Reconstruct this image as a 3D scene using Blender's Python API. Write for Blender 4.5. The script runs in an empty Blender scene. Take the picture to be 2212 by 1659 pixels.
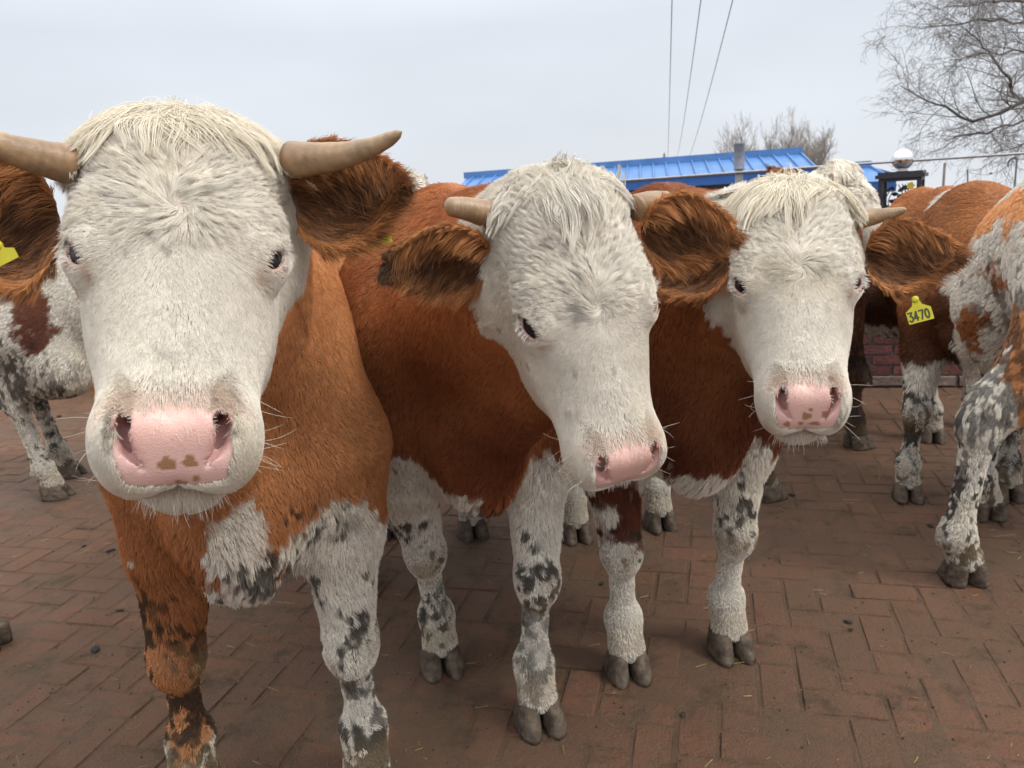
import bpy, math, random
import numpy as np
from mathutils import Vector, Matrix, kdtree
R_ = math.radians
random.seed(4)
scene = bpy.context.scene
COL = scene.collection

# ------------------------------------------------------------------ camera
CAM_H, PITCH, ROLL, FPX = 1.32, R_(13.2), R_(3.7), 1703.0
Fw = np.array([0, math.cos(PITCH), -math.sin(PITCH)])
_U0 = np.array([0, math.sin(PITCH), math.cos(PITCH)]); _R0 = np.array([1.0, 0, 0])
Rt = math.cos(ROLL)*_R0 - math.sin(ROLL)*_U0
Up = math.cos(ROLL)*_U0 + math.sin(ROLL)*_R0
CAMP = np.array([0, 0, CAM_H])
cam = bpy.data.cameras.new('camera'); cam.sensor_width = 36.0
cam.lens = 36.0*FPX/2212.0; cam.clip_start = 0.02; cam.clip_end = 2000
cob = bpy.data.objects.new('camera', cam); COL.objects.link(cob)
cob.matrix_world = Matrix(((Rt[0], Up[0], -Fw[0], 0), (Rt[1], Up[1], -Fw[1], 0), (Rt[2], Up[2], -Fw[2], CAM_H), (0, 0, 0, 1)))
cam.dof.use_dof = True; cam.dof.focus_distance = 1.25; cam.dof.aperture_fstop = 11.0
scene.camera = cob

def P(u, v, d):
    return CAMP + (Fw + (u-1106)/FPX*Rt - (v-829.5)/FPX*Up)*d
def G(u, v):
    r = Fw + (u-1106)/FPX*Rt - (v-829.5)/FPX*Up
    return CAMP + r*(-CAM_H/r[2])
def depth_of(p): return (p-CAMP) @ Fw

# ------------------------------------------------------------------ world, sun, exposure
SUN_EL, SUN_AZ = R_(48), R_(118)        # azimuth clockwise from +Y: right of and a little behind the camera
w = bpy.data.worlds.new('World'); scene.world = w; w.use_nodes = True
nt = w.node_tree; N = nt.nodes; Lk = nt.links
N.clear()
out = N.new('ShaderNodeOutputWorld'); bg = N.new('ShaderNodeBackground')
sky = N.new('ShaderNodeTexSky'); sky.sky_type = 'NISHITA'; sky.sun_disc = False
sky.sun_elevation = SUN_EL; sky.sun_rotation = SUN_AZ; sky.dust_density = 6; sky.air_density = 1.0
hs = N.new('ShaderNodeHueSaturation'); hs.inputs['Saturation'].default_value = 0.22
tc = N.new('ShaderNodeTexCoord'); sx = N.new('ShaderNodeSeparateXYZ')
Lk.new(tc.outputs['Generated'], sx.inputs[0])
mr = N.new('ShaderNodeMapRange'); mr.inputs[1].default_value = -0.05; mr.inputs[2].default_value = 0.9
mr.inputs[3].default_value = 0.0; mr.inputs[4].default_value = 1.0
Lk.new(sx.outputs[2], mr.inputs[0])
cr = N.new('ShaderNodeValToRGB')                    # overcast cloud layer: brighter towards the zenith
e = cr.color_ramp.elements
e[0].position = 0.0; e[0].color = (7.1, 7.4, 7.8, 1)
e[1].position = 1.0; e[1].color = (18, 18.3, 19.0, 1)
m = e.new(0.26); m.color = (6.2, 6.65, 7.3, 1)
m2 = e.new(0.5); m2.color = (10.5, 10.8, 11.3, 1)
Lk.new(mr.outputs[0], cr.inputs[0])
no = N.new('ShaderNodeTexNoise'); no.inputs['Scale'].default_value = 2.2; no.inputs['Detail'].default_value = 3
mp = N.new('ShaderNodeMapping'); mp.inputs['Scale'].default_value = (1, 1, 3)
Lk.new(tc.outputs['Generated'], mp.inputs[0]); Lk.new(mp.outputs[0], no.inputs[0])
mr2 = N.new('ShaderNodeMapRange'); mr2.inputs[1].default_value = .3; mr2.inputs[2].default_value = .7
mr2.inputs[3].default_value = .93; mr2.inputs[4].default_value = 1.06
Lk.new(no.outputs[0], mr2.inputs[0])
mul = N.new('ShaderNodeVectorMath'); mul.operation = 'SCALE'
Lk.new(cr.outputs[0], mul.inputs[0]); Lk.new(mr2.outputs[0], mul.inputs[3])
mix = N.new('ShaderNodeMix'); mix.data_type = 'RGBA'; mix.inputs[0].default_value = 0.9
Lk.new(sky.outputs[0], hs.inputs['Color']); Lk.new(hs.outputs[0], mix.inputs[6]); Lk.new(mul.outputs[0], mix.inputs[7])
Lk.new(mix.outputs[2], bg.inputs[0]); bg.inputs[1].default_value = 0.115
Lk.new(bg.outputs[0], out.inputs[0])
sd = bpy.data.lights.new('sun', 'SUN'); sd.energy = 1.5; sd.angle = R_(14); sd.color = (1, .95, .87)
so = bpy.data.objects.new('sun', sd); COL.objects.link(so)
sdir = Vector((math.cos(SUN_EL)*math.sin(SUN_AZ), math.cos(SUN_EL)*math.cos(SUN_AZ), math.sin(SUN_EL)))
so.rotation_euler = sdir.to_track_quat('Z', 'Y').to_euler(); so.location = (4, -3, 6)
scene.view_settings.view_transform = 'Standard'; scene.view_settings.look = 'None'
scene.view_settings.gamma = 1; scene.view_settings.exposure = 0.15
scene.cycles.max_bounces = 6; scene.cycles.diffuse_bounces = 4; scene.cycles.glossy_bounces = 3
scene.cycles.use_denoising = True
scene.cycles_curves.shape = 'RIBBONS'; scene.cycles_curves.subdivisions = 2

# ------------------------------------------------------------------ tagging
def tag(o, label=None, cat=None, group=None, kind=None):
    if label: o['label'] = label
    if cat: o['category'] = cat
    if group: o['group'] = group
    if kind: o['kind'] = kind
    return o
def empty(name, loc, rotz=0):
    o = bpy.data.objects.new(name, None); COL.objects.link(o); o.location = loc; o.rotation_euler = (0, 0, rotz)
    o.empty_display_size = .1
    return o
def attach(o, root):                     # data is in world coordinates; keep it there
    if root is None: return
    o.parent = root
    M = Matrix.Identity(4); r = root
    while r is not None:
        M = (Matrix.Translation(r.location) @ r.rotation_euler.to_matrix().to_4x4()) @ M if r.type == 'EMPTY' else M
        r = r.parent
    if root.type == 'EMPTY': o.matrix_parent_inverse = M.inverted()
def mesh_obj(name, V, Fc, mat, parent=None, cols=None, smooth=True):
    me = bpy.data.meshes.new(name)
    V = np.asarray(V, dtype=np.float32)
    if isinstance(Fc, np.ndarray):
        k = Fc.shape[1]; n = len(Fc)
        me.vertices.add(len(V)); me.vertices.foreach_set('co', V.ravel())
        me.loops.add(n*k); me.loops.foreach_set('vertex_index', Fc.astype(np.int32).ravel())
        me.polygons.add(n); me.polygons.foreach_set('loop_start', np.arange(0, n*k, k, dtype=np.int32))
        me.polygons.foreach_set('loop_total', np.full(n, k, dtype=np.int32))
        me.update(calc_edges=True)
    else:
        me.from_pydata([tuple(map(float, v)) for v in V], [], Fc)
    me.validate()
    if smooth: me.polygons.foreach_set('use_smooth', [True]*len(me.polygons))
    if cols is not None:
        a = me.attributes.new('col', 'FLOAT_COLOR', 'POINT')
        c = np.ones((len(V), 4), np.float32); c[:, :3] = cols
        a.data.foreach_set('color', c.ravel())
    me.materials.append(mat)
    o = bpy.data.objects.new(name, me); COL.objects.link(o)
    attach(o, parent)
    return o

# ------------------------------------------------------------------ materials
def new_mat(name):
    m = bpy.data.materials.new(name); m.use_nodes = True
    return m, m.node_tree.nodes, m.node_tree.links, m.node_tree.nodes['Principled BSDF']
def pmat(name, col, rough=.6, metal=0, spec=.5, noise=0, nscale=20, bump=0, bscale=60, attr=False, coat=0, col2=None, sheen=0):
    m, n, l, b = new_mat(name)
    b.inputs['Roughness'].default_value = rough; b.inputs['Metallic'].default_value = metal
    b.inputs['Specular IOR Level'].default_value = spec; b.inputs['Coat Weight'].default_value = coat
    b.inputs['Base Color'].default_value = (*col, 1)
    src = None
    tcn = n.new('ShaderNodeTexCoord')
    if attr:
        a = n.new('ShaderNodeAttribute'); a.attribute_name = 'col'; src = a.outputs['Color']
    if noise:
        t = n.new('ShaderNodeTexNoise'); t.inputs['Scale'].default_value = nscale; t.inputs['Detail'].default_value = 5
        l.new(tcn.outputs['Object'], t.inputs['Vector'])
        mx = n.new('ShaderNodeMix'); mx.data_type = 'RGBA'
        r = n.new('ShaderNodeMapRange'); r.inputs[1].default_value = .32; r.inputs[2].default_value = .68
        l.new(t.outputs[0], r.inputs[0]); l.new(r.outputs[0], mx.inputs[0])
        if src: 
            sc = n.new('ShaderNodeVectorMath'); sc.operation = 'SCALE'; sc.inputs[3].default_value = 1-noise
            l.new(src, sc.inputs[0]); l.new(sc.outputs[0], mx.inputs[6]); l.new(src, mx.inputs[7])
        else:
            c2 = col2 if col2 else tuple(c*(1-noise) for c in col)
            mx.inputs[6].default_value = (*c2, 1); mx.inputs[7].default_value = (*col, 1)
        src = mx.outputs[2]
    if src: l.new(src, b.inputs['Base Color'])
    if bump:
        t = n.new('ShaderNodeTexNoise'); t.inputs['Scale'].default_value = bscale; t.inputs['Detail'].default_value = 4
        l.new(tcn.outputs['Object'], t.inputs['Vector'])
        bp = n.new('ShaderNodeBump'); bp.inputs['Strength'].default_value = bump; bp.inputs['Distance'].default_value = .01
        l.new(t.outputs[0], bp.inputs['Height']); l.new(bp.outputs[0], b.inputs['Normal'])
    return m
M_skin = pmat('cow hide', (.5, .3, .2), rough=.6, attr=True, noise=.15, nscale=60, spec=.3, bump=.15, bscale=220)
M_fur = pmat('cow hair', (.5, .3, .2), rough=.52, attr=True, spec=.18)
M_nose = pmat('wet nose', (.7, .42, .38), rough=.34, spec=.5)
M_horn = pmat('horn', (.42, .27, .14), rough=.40, noise=.35, nscale=30, bump=.12, bscale=120, attr=True)
M_eye = pmat('eyeball', (.010, .008, .010), rough=.16, spec=.35)
M_hoof = pmat('hoof', (.150, .112, .080), rough=.75, noise=.7, nscale=38, bump=.6, bscale=70, spec=.3)
M_tag = pmat('yellow plastic tag', (.62, .56, .03), rough=.45, noise=.12, nscale=40)
M_ink = pmat('tag ink', (.06, .065, .03), rough=.6)

# ------------------------------------------------------------------ numpy helpers
def hash3(i, j, k, s=0):
    h = (i.astype(np.int64)*374761393 + j.astype(np.int64)*668265263 + k.astype(np.int64)*2147483647 + s*1274126177) & 0xffffffff
    h = ((h ^ (h >> 13))*1274126177) & 0xffffffff
    h = ((h ^ (h >> 16))*2246822519) & 0xffffffff
    return ((h ^ (h >> 15)) & 0xffffff)/float(0xffffff)
def vnoise(p, freq=1.0, seed=0):
    p = np.asarray(p, dtype=np.float64)*freq
    f = np.floor(p).astype(np.int64); t = p-f; t = t*t*(3-2*t)
    r = 0
    for a in (0, 1):
        for b in (0, 1):
            for c in (0, 1):
                wgt = (t[:, 0] if a else 1-t[:, 0])*(t[:, 1] if b else 1-t[:, 1])*(t[:, 2] if c else 1-t[:, 2])
                r = r + wgt*hash3(f[:, 0]+a, f[:, 1]+b, f[:, 2]+c, seed)
    return r
def fbm(p, freq=1.0, seed=0, o=3):
    r = 0; a = .5; s = 0
    for k in range(o):
        r = r+a*vnoise(p, freq*2**k, seed+k*17); s += a; a *= .5
    return r/s
def sstep(x, a, b):
    t = np.clip((x-a)/(b-a), 0, 1); return t*t*(3-2*t)
def nrm(v):
    return v/np.maximum(np.linalg.norm(v, axis=-1, keepdims=True), 1e-9)
A3 = lambda *a: np.array(a, dtype=np.float32)

# ------------------------------------------------------------------ signed distance sculpting
def s_ell(p, c, r):
    q = (p-A3(*c)); r = A3(*r)
    k0 = np.sqrt(((q/r)**2).sum(1)); k1 = np.sqrt(((q/(r*r))**2).sum(1))
    return k0*(k0-1)/np.maximum(k1, 1e-6)
def s_cone(p, a, b, ra, rb):
    a = A3(*a); b = A3(*b); ba = b-a; q = p-a
    t = np.clip((q@ba)/max(float(ba@ba), 1e-9), 0, 1)
    d = q-t[:, None]*ba
    return np.sqrt((d*d).sum(1))-(ra+(rb-ra)*t)
def smin(a, b, k):
    h = np.maximum(k-np.abs(a-b), 0)/k
    return np.minimum(a, b)-h*h*k*.25
def smax(a, b, k): return -smin(-a, -b, k)

EYE = (.0965, -.045, -.012); EYER = .0245
EO = (.74, .66, .05)
def pa(x, a, b): return (x, .6*a+.8*b, -.8*a+.6*b)
def head_sdf(q, muz=1.0, hw=1.0, pw=1.0, detail=True):
    p = q.copy(); p[:, 0] = np.abs(p[:, 0])/hw
    d = s_ell(p, (0, -.085, .085), (.108, .078, .125))
    d = smin(d, s_ell(p, (.035, -.052, .03), (.072, .046, .11)), .03)
    d = smin(d, s_ell(p, (0, -.100, .160), (.098*pw, .068, .068)), .06)
    d = smin(d, s_ell(p, (.086, -.047, .024), (.031, .036, .044)), .028)
    d = smin(d, s_cone(p, (0, -.062, -.0), (0, -.055, -.205), .066, .046), .045)
    d = smin(d, s_cone(p, (.040, -.090, -.03), (.034, -.080, -.215), .056, .051), .04)
    d = smin(d, s_ell(p, (.064, -.140, -.035), (.048, .085, .115)), .045)
    d = smin(d, s_cone(p, (.040, -.195, -.04), (.012, -.150, -.220), .045, .036), .05)
    d = smin(d, s_ell(p, (0, -.148, -.252), (.052, .048, .042)), .025)
    P2 = p.copy(); P2[:, 0] /= muz
    d = smin(d, s_ell(P2, (.040, -.054, -.240), (.043, .054, .052)), .03)
    d = smin(d, s_ell(P2, (.046, -.088, -.250), (.032, .040, .038)), .022)
    d = smin(d, s_ell(P2, (0, -.046, -.254), (.056, .044, .036)), .022)
    # flatten the end of the nose a little
    pl = (P2@A3(0, .60, -.80))-(.60*-.012+.80*.262)
    d = smax(d, pl, .018)
    # lids: shell round the eyeball with an almond opening
    e = A3(*EYE); o = nrm(np.array([EO]))[0].astype(np.float32)
    d = smin(d, s_ell(p, EYE, (.0305, .0305, .030)), .02)
    if detail:
        la = nrm(np.array([[-.30, .36, -.88]]))[0].astype(np.float32); la = la-(la@o)*o; la /= np.linalg.norm(la)
        sh = np.cross(o, la).astype(np.float32)
        r = p-(e+o*.020)
        k = np.stack([(r@la)/.0225, (r@sh)/.0112, (r@o)/.022], 1)
        op = (np.sqrt((k*k).sum(1))-1)*.0125
        d = smax(d, -op, .004)
        # nostrils: a comma, wide at the outer top, running down and in under the wing
        n = None
        for dep, rr in ((.193, 1.0), (.178, 1.25)):
            pts = [(pa(.0465, dep-.006, -.148), .0086*rr), (pa(.0475, dep-.004, -.163), .0100*rr), (pa(.0425, dep, -.179), .0070*rr), (pa(.0325, dep+.004, -.196), .0034*rr)]
            for a, b in zip(pts[:-1], pts[1:]):
                c = s_cone(P2, a[0], b[0], a[1], b[1]); n = c if n is None else np.minimum(n, c)
        n = np.minimum(n, s_cone(P2, pa(.0440, .180, -.160), pa(.026, .12, -.155), .0085, .012))
        d = smax(d, -n, .0035)
        # the outer wing of the nostril is a shallow hollow
        d = smax(d, -s_cone(P2, pa(.0570, .197, -.163), pa(.0480, .209, -.190), .0080, .0055), .010)
        # mouth line
        mo = s_cone(p, (.0, -.096, -.294), (.058, -.108, -.246), .0040, .0035)
        d = smax(d, -mo, .010)
    return d
def pad_mask(q, muz=1.0):                 # 1 on the bare pink nose
    x = np.abs(q[:, 0])/muz; y, z = q[:, 1], q[:, 2]
    a = (y*.60-z*.80)                      # along the nose axis
    b = (y*.80+z*.60)                      # across it, up
    wdt = .0565-.22*np.maximum(-.180-b, 0)-9.*np.maximum(-.216-b, 0)**1.5*5-.10*np.maximum(b+.165, 0)
    top = -.136-.12*np.maximum(x-.018, 0)+.0016*np.sin(q[:, 0]*400)
    m = sstep(wdt-x, -.002, .002)*sstep(top-b, -.003, .003)*sstep(a, .145, .155)*sstep(b, -.244, -.239)
    dn = np.sqrt((x-.0455)**2+(b+.152)**2)
    m = np.maximum(m, sstep(.0125-dn, -.001, .002)*sstep(a, .12, .14))
    return m

def surf_nets(D, org, h):
    nx, ny, nz = D.shape
    S = D < 0
    c = [S[a:nx-1+a, b:ny-1+b, e_:nz-1+e_] for a in (0, 1) for b in (0, 1) for e_ in (0, 1)]
    cnt = sum(x.astype(np.int8) for x in c)
    act = (cnt > 0) & (cnt < 8)
    idx = -np.ones(act.shape, dtype=np.int32)
    I = np.argwhere(act); idx[act] = np.arange(len(I), dtype=np.int32)
    acc = np.zeros((len(I), 3)); num = np.zeros(len(I))
    corners = [(a, b, e_) for a in (0, 1) for b in (0, 1) for e_ in (0, 1)]
    val = {k: D[I[:, 0]+k[0], I[:, 1]+k[1], I[:, 2]+k[2]] for k in corners}
    for k in corners:
        for ax in range(3):
            if k[ax] == 1: continue
            k2 = list(k); k2[ax] = 1; k2 = tuple(k2)
            v0, v1 = val[k], val[k2]
            m_ = (v0 < 0) != (v1 < 0)
            t = np.where(m_, v0/np.where(m_, v0-v1, 1), 0)
            pos = np.array(k, dtype=float)[None].repeat(len(I), 0); pos[:, ax] += t
            acc += pos*m_[:, None]; num += m_
    V = (I+acc/num[:, None])*h+np.array(org)
    quads = []
    for ax in range(3):
        sl0 = [slice(None)]*3; sl1 = [slice(None)]*3
        sl0[ax] = slice(0, -1); sl1[ax] = slice(1, None)
        A, B = S[tuple(sl0)], S[tuple(sl1)]
        E = np.argwhere(A != B)
        o1, o2 = [(1, 2), (2, 0), (0, 1)][ax]
        ok = (E[:, o1] > 0) & (E[:, o2] > 0) & (E[:, o1] < D.shape[o1]-1) & (E[:, o2] < D.shape[o2]-1)
        E = E[ok]
        def g(d1, d2):
            F_ = E.copy(); F_[:, o1] -= d1; F_[:, o2] -= d2
            return idx[F_[:, 0], F_[:, 1], F_[:, 2]]
        q = np.stack([g(1, 1), g(0, 1), g(0, 0), g(1, 0)], 1)
        flip = ~A[E[:, 0], E[:, 1], E[:, 2]]
        q[flip] = q[flip][:, ::-1]
        quads.append(q)
    Qd = np.concatenate(quads); Qd = Qd[(Qd >= 0).all(1)]
    return V, Qd

class Grid:
    """signed distance values on a lattice in some local frame, with trilinear look-up in world space"""
    def __init__(s, lo, hi, h, fld, M, t, sc):
        s.lo = np.array(lo, float); s.h = h; s.M, s.t, s.sc = M, t, sc
        ax = [np.arange(lo[i], hi[i]+h, h, dtype=np.float32) for i in range(3)]
        X = np.stack(np.meshgrid(*ax, indexing='ij'), -1); s.shape = X.shape[:3]
        s.D = fld(X.reshape(-1, 3)).reshape(s.shape)
    def to_world(s, q): return s.t+s.sc*(q@s.M.T)
    def to_local(s, p): return ((p-s.t)@s.M)/s.sc
    def sample(s, p):
        g = (s.to_local(p)-s.lo)/s.h
        inside = ((g > 1) & (g < np.array(s.shape)-2)).all(1)
        g = np.clip(g, 0, np.array(s.shape)-1.001); f = g.astype(np.int32); t = g-f
        r = 0
        for a in (0, 1):
            for b in (0, 1):
                for c in (0, 1):
                    r = r+(t[:, 0] if a else 1-t[:, 0])*(t[:, 1] if b else 1-t[:, 1])*(t[:, 2] if c else 1-t[:, 2])*s.D[f[:, 0]+a, f[:, 1]+b, f[:, 2]+c]
        return np.where(inside, r*s.sc, .02) if s.sc else r

# ------------------------------------------------------------------ fur
def face_normals(V, Qd):
    n = np.cross(V[Qd[:, 2]]-V[Qd[:, 0]], V[Qd[:, 3]]-V[Qd[:, 1]])
    a = np.linalg.norm(n, axis=1)*.5
    return n/np.maximum(a[:, None]*2, 1e-12), a
def vert_normals(V, Qd):
    n, a = face_normals(V, Qd); r = np.zeros_like(V)
    for k in range(4): np.add.at(r, Qd[:, k], n*a[:, None])
    return nrm(r)
def view_weight(p, n, back=.12):
    dv = CAMP-p; z = np.maximum((p-CAMP)@Fw, .4); f = (nrm(dv)*n).sum(1)
    u = 1106+FPX*((p-CAMP)@Rt)/z; v = 829.5-FPX*((p-CAMP)@Up)/z
    ins = (u > -250) & (u < 2460) & (v > -200) & (v < 1850)
    return np.where(f > -.25, 1.0, back)*np.where(ins, 1.0, .06)/np.maximum(z, .8)**1.6
def scatter(V, Qd, VN, n, dens, rng):
    fn, a = face_normals(V, Qd); c = V[Qd].mean(1)
    wgt = a*dens(c, fn); wgt = np.maximum(wgt, 0); wgt /= wgt.sum()
    f = rng.choice(len(Qd), n, p=wgt)
    u, v = rng.random(n), rng.random(n)
    q = Qd[f]
    W4 = np.stack([(1-u)*(1-v), u*(1-v), u*v, (1-u)*v], 1)[:, :, None]
    return (V[q]*W4).sum(1), nrm((VN[q]*W4).sum(1))
def grow(pos, n, flow, length, steps, lift, sampler=None, wob=.25, grav=0.0, rng=None, minh=.0012):
    """integrates hairs; returns (N, steps+1, 3)"""
    N_ = len(pos); out_ = np.empty((N_, steps+1, 3)); p = pos-n*.001; out_[:, 0] = p
    rnd = rng.normal(size=(N_, 3))*wob
    L = (length/steps)[:, None]; lift = np.asarray(lift)
    if lift.ndim == 0: lift = np.full(N_, float(lift))
    for j in range(steps):
        t = (j+.5)/steps
        f = flow(p)
        f = nrm(f-(f*n).sum(1, keepdims=True)*n)
        d = nrm(f+rnd*(.4+.6*t)+n*(lift*(1.35-1.1*t))[:, None])
        if grav: d = nrm(d+np.array([0, 0, -grav*t]))
        p = p+d*L
        if sampler is not None:
            h = sampler(p); push = np.clip(minh*(1+2*t)-h, 0, .02); p = p+n*push[:, None]
        out_[:, j+1] = p
    return out_
def clump(pts, roots, per, amt, rng, wave=0.0, wfreq=2.0, sub=None):
    N_ = len(roots); k = max(2, N_//per)
    gi = rng.choice(N_, k, replace=False)
    kd = kdtree.KDTree(k)
    for i, g in enumerate(gi): kd.insert(roots[g], i)
    kd.balance()
    own = np.fromiter((kd.find(r)[1] for r in roots), dtype=np.int64, count=N_)
    g = gi[own]; S_ = pts.shape[1]; t = np.linspace(0, 1, S_)[None, :, None]
    G_ = pts[g]
    if np.ndim(amt): amt = np.asarray(amt)[:, None, None]
    pts = pts+(G_-pts)*(np.clip(t**.8*1.15, 0, 1)*amt)
    if np.ndim(wave) or wave:
        ph = rng.random(k)[own]*6.28; fr = wfreq*(.7+.6*rng.random(k)[own])
        ax = nrm(rng.normal(size=(k, 3)))[own]
        d = nrm(pts[:, -1]-pts[:, 0]); ax = nrm(np.cross(ax, d))
        wv = np.asarray(wave)
        if wv.ndim == 0: wv = np.full(N_, float(wv))
        s = np.sin(ph[:, None]+fr[:, None]*6.28*t[:, :, 0])*t[:, :, 0]
        pts = pts+ax[:, None, :]*(s*wv[:, None])[:, :, None]
    return pts, g
def curves_obj(name, pts, col, rad, mat, parent, tip=.35):
    N_, S_ = pts.shape[:2]
    cv = bpy.data.hair_curves.new(name)
    cv.add_curves([S_]*N_)
    cv.position_data.foreach_set('vector', pts.astype(np.float32).ravel())
    r = np.asarray(rad, dtype=np.float32)
    if r.ndim == 0: r = np.full(N_, float(r), np.float32)
    prof = np.linspace(1, 0, S_)**.6*(1-tip)+tip; prof[-1] = tip*.5
    a = cv.attributes.get('radius') or cv.attributes.new('radius', 'FLOAT', 'POINT')
    a.data.foreach_set('value', (r[:, None]*prof[None]).astype(np.float32).ravel())
    a = cv.attributes.new('col', 'FLOAT_COLOR', 'CURVE')
    c = np.ones((N_, 4), np.float32); c[:, :3] = col
    a.data.foreach_set('color', c.ravel())
    cv.materials.append(mat)
    o = bpy.data.objects.new(name, cv); COL.objects.link(o); attach(o, parent)
    return o

WHITE = np.array([.79, .735, .635]); CREAM = np.array([.72, .63, .44]); MUD = np.array([.030, .023, .018])
PINK = np.array([.74, .49, .44]); STAIN = np.array([.36, .25, .13]); TAN = np.array([.40, .24, .10])

# ------------------------------------------------------------------ ears, horns, hooves
def bez(pts, n):
    pts = np.array(pts, float); t = np.linspace(0, 1, n)[:, None]
    if len(pts) == 3: return (1-t)**2*pts[0]+2*t*(1-t)*pts[1]+t*t*pts[2]
    return (1-t)**3*pts[0]+3*t*(1-t)**2*pts[1]+3*t*t*(1-t)*pts[2]+t**3*pts[3]
def tube(path, rad, k=12, cap=True, squash=None):
    path = np.array(path, float); n = len(path); rad = np.broadcast_to(np.asarray(rad, float), (n,))
    T = nrm(np.gradient(path, axis=0)); a = np.cross(T[0], [0, 0, 1.0])
    if np.linalg.norm(a) < .1: a = np.cross(T[0], [1.0, 0, 0])
    a /= np.linalg.norm(a); V = []; 
    for i in range(n):
        a = a-(a@T[i])*T[i]; a /= np.linalg.norm(a); b = np.cross(T[i], a)
        th = np.arange(k)/k*2*math.pi
        V.append(path[i]+rad[i]*(np.cos(th)[:, None]*a+np.sin(th)[:, None]*b))
    V = np.concatenate(V); Fc = []
    for i in range(n-1):
        for j in range(k):
            Fc.append((i*k+j, i*k+(j+1) % k, (i+1)*k+(j+1) % k, (i+1)*k+j))
    if cap:
        Fc.append(tuple(range(k))[::-1]); Fc.append(tuple((n-1)*k+j for j in range(k)))
    return V, Fc
class Bag:
    def __init__(s): s.V = []; s.F = []; s.n = 0; s.C = []
    def add(s, V, Fc, col=None):
        V = np.asarray(V, float); s.V.append(V); s.F += [tuple(i+s.n for i in f) for f in Fc]; s.n += len(V)
        if col is not None: s.C.append(np.broadcast_to(col, (len(V), 3)))
        return s
    def box(s, c, d, R=None, col=None):
        v = np.array([(x, y, z) for x in (-.5, .5) for y in (-.5, .5) for z in (-.5, .5)])*np.array(d)
        if R is not None: v = v@np.asarray(R).T
        return s.add(v+np.array(c), [(0, 1, 3, 2), (4, 6, 7, 5), (0, 4, 5, 1), (2, 3, 7, 6), (0, 2, 6, 4), (1, 5, 7, 3)], col)
    def obj(s, name, mat, parent=None, smooth=False):
        return mesh_obj(name, np.concatenate(s.V), s.F, mat, parent, np.concatenate(s.C) if s.C else None, smooth)

def claw(sgn):
    """one claw of a hoof: x across, y forward, z up; outer wall, flat sole, pointed toe, sloping front"""
    out_ = []
    for z, k in ((0, 1.0), (.012, 1.0), (.035, .95), (.060, .86), (.078, .76)):
        toe = .084-.50*z; heel = -.052-.10*z; wd = .063*k
        for i in range(16):
            th = i/16*2*math.pi; c, s = math.cos(th), math.sin(th)
            y = (toe if s > 0 else -heel)*(abs(s)**.8)*(1 if s > 0 else -1)
            x = .5*wd*c*(1-.10*max(0, s)**4)
            x += .5*wd - .0025*max(0, s)
            x = max(x, .0015+.004*z/.08) if c < 0 else x
            out_.append((sgn*(x+.001), y, z))
    Fc = []
    for r in range(4):
        for i in range(16):
            f = (r*16+i, r*16+(i+1) % 16, (r+1)*16+(i+1) % 16, (r+1)*16+i)
            Fc.append(f if sgn > 0 else f[::-1])
    b = tuple(range(16)); t_ = tuple(64+i for i in range(16))
    Fc += [b[::-1] if sgn > 0 else b, t_ if sgn > 0 else t_[::-1]]
    return np.array(out_), Fc

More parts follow.
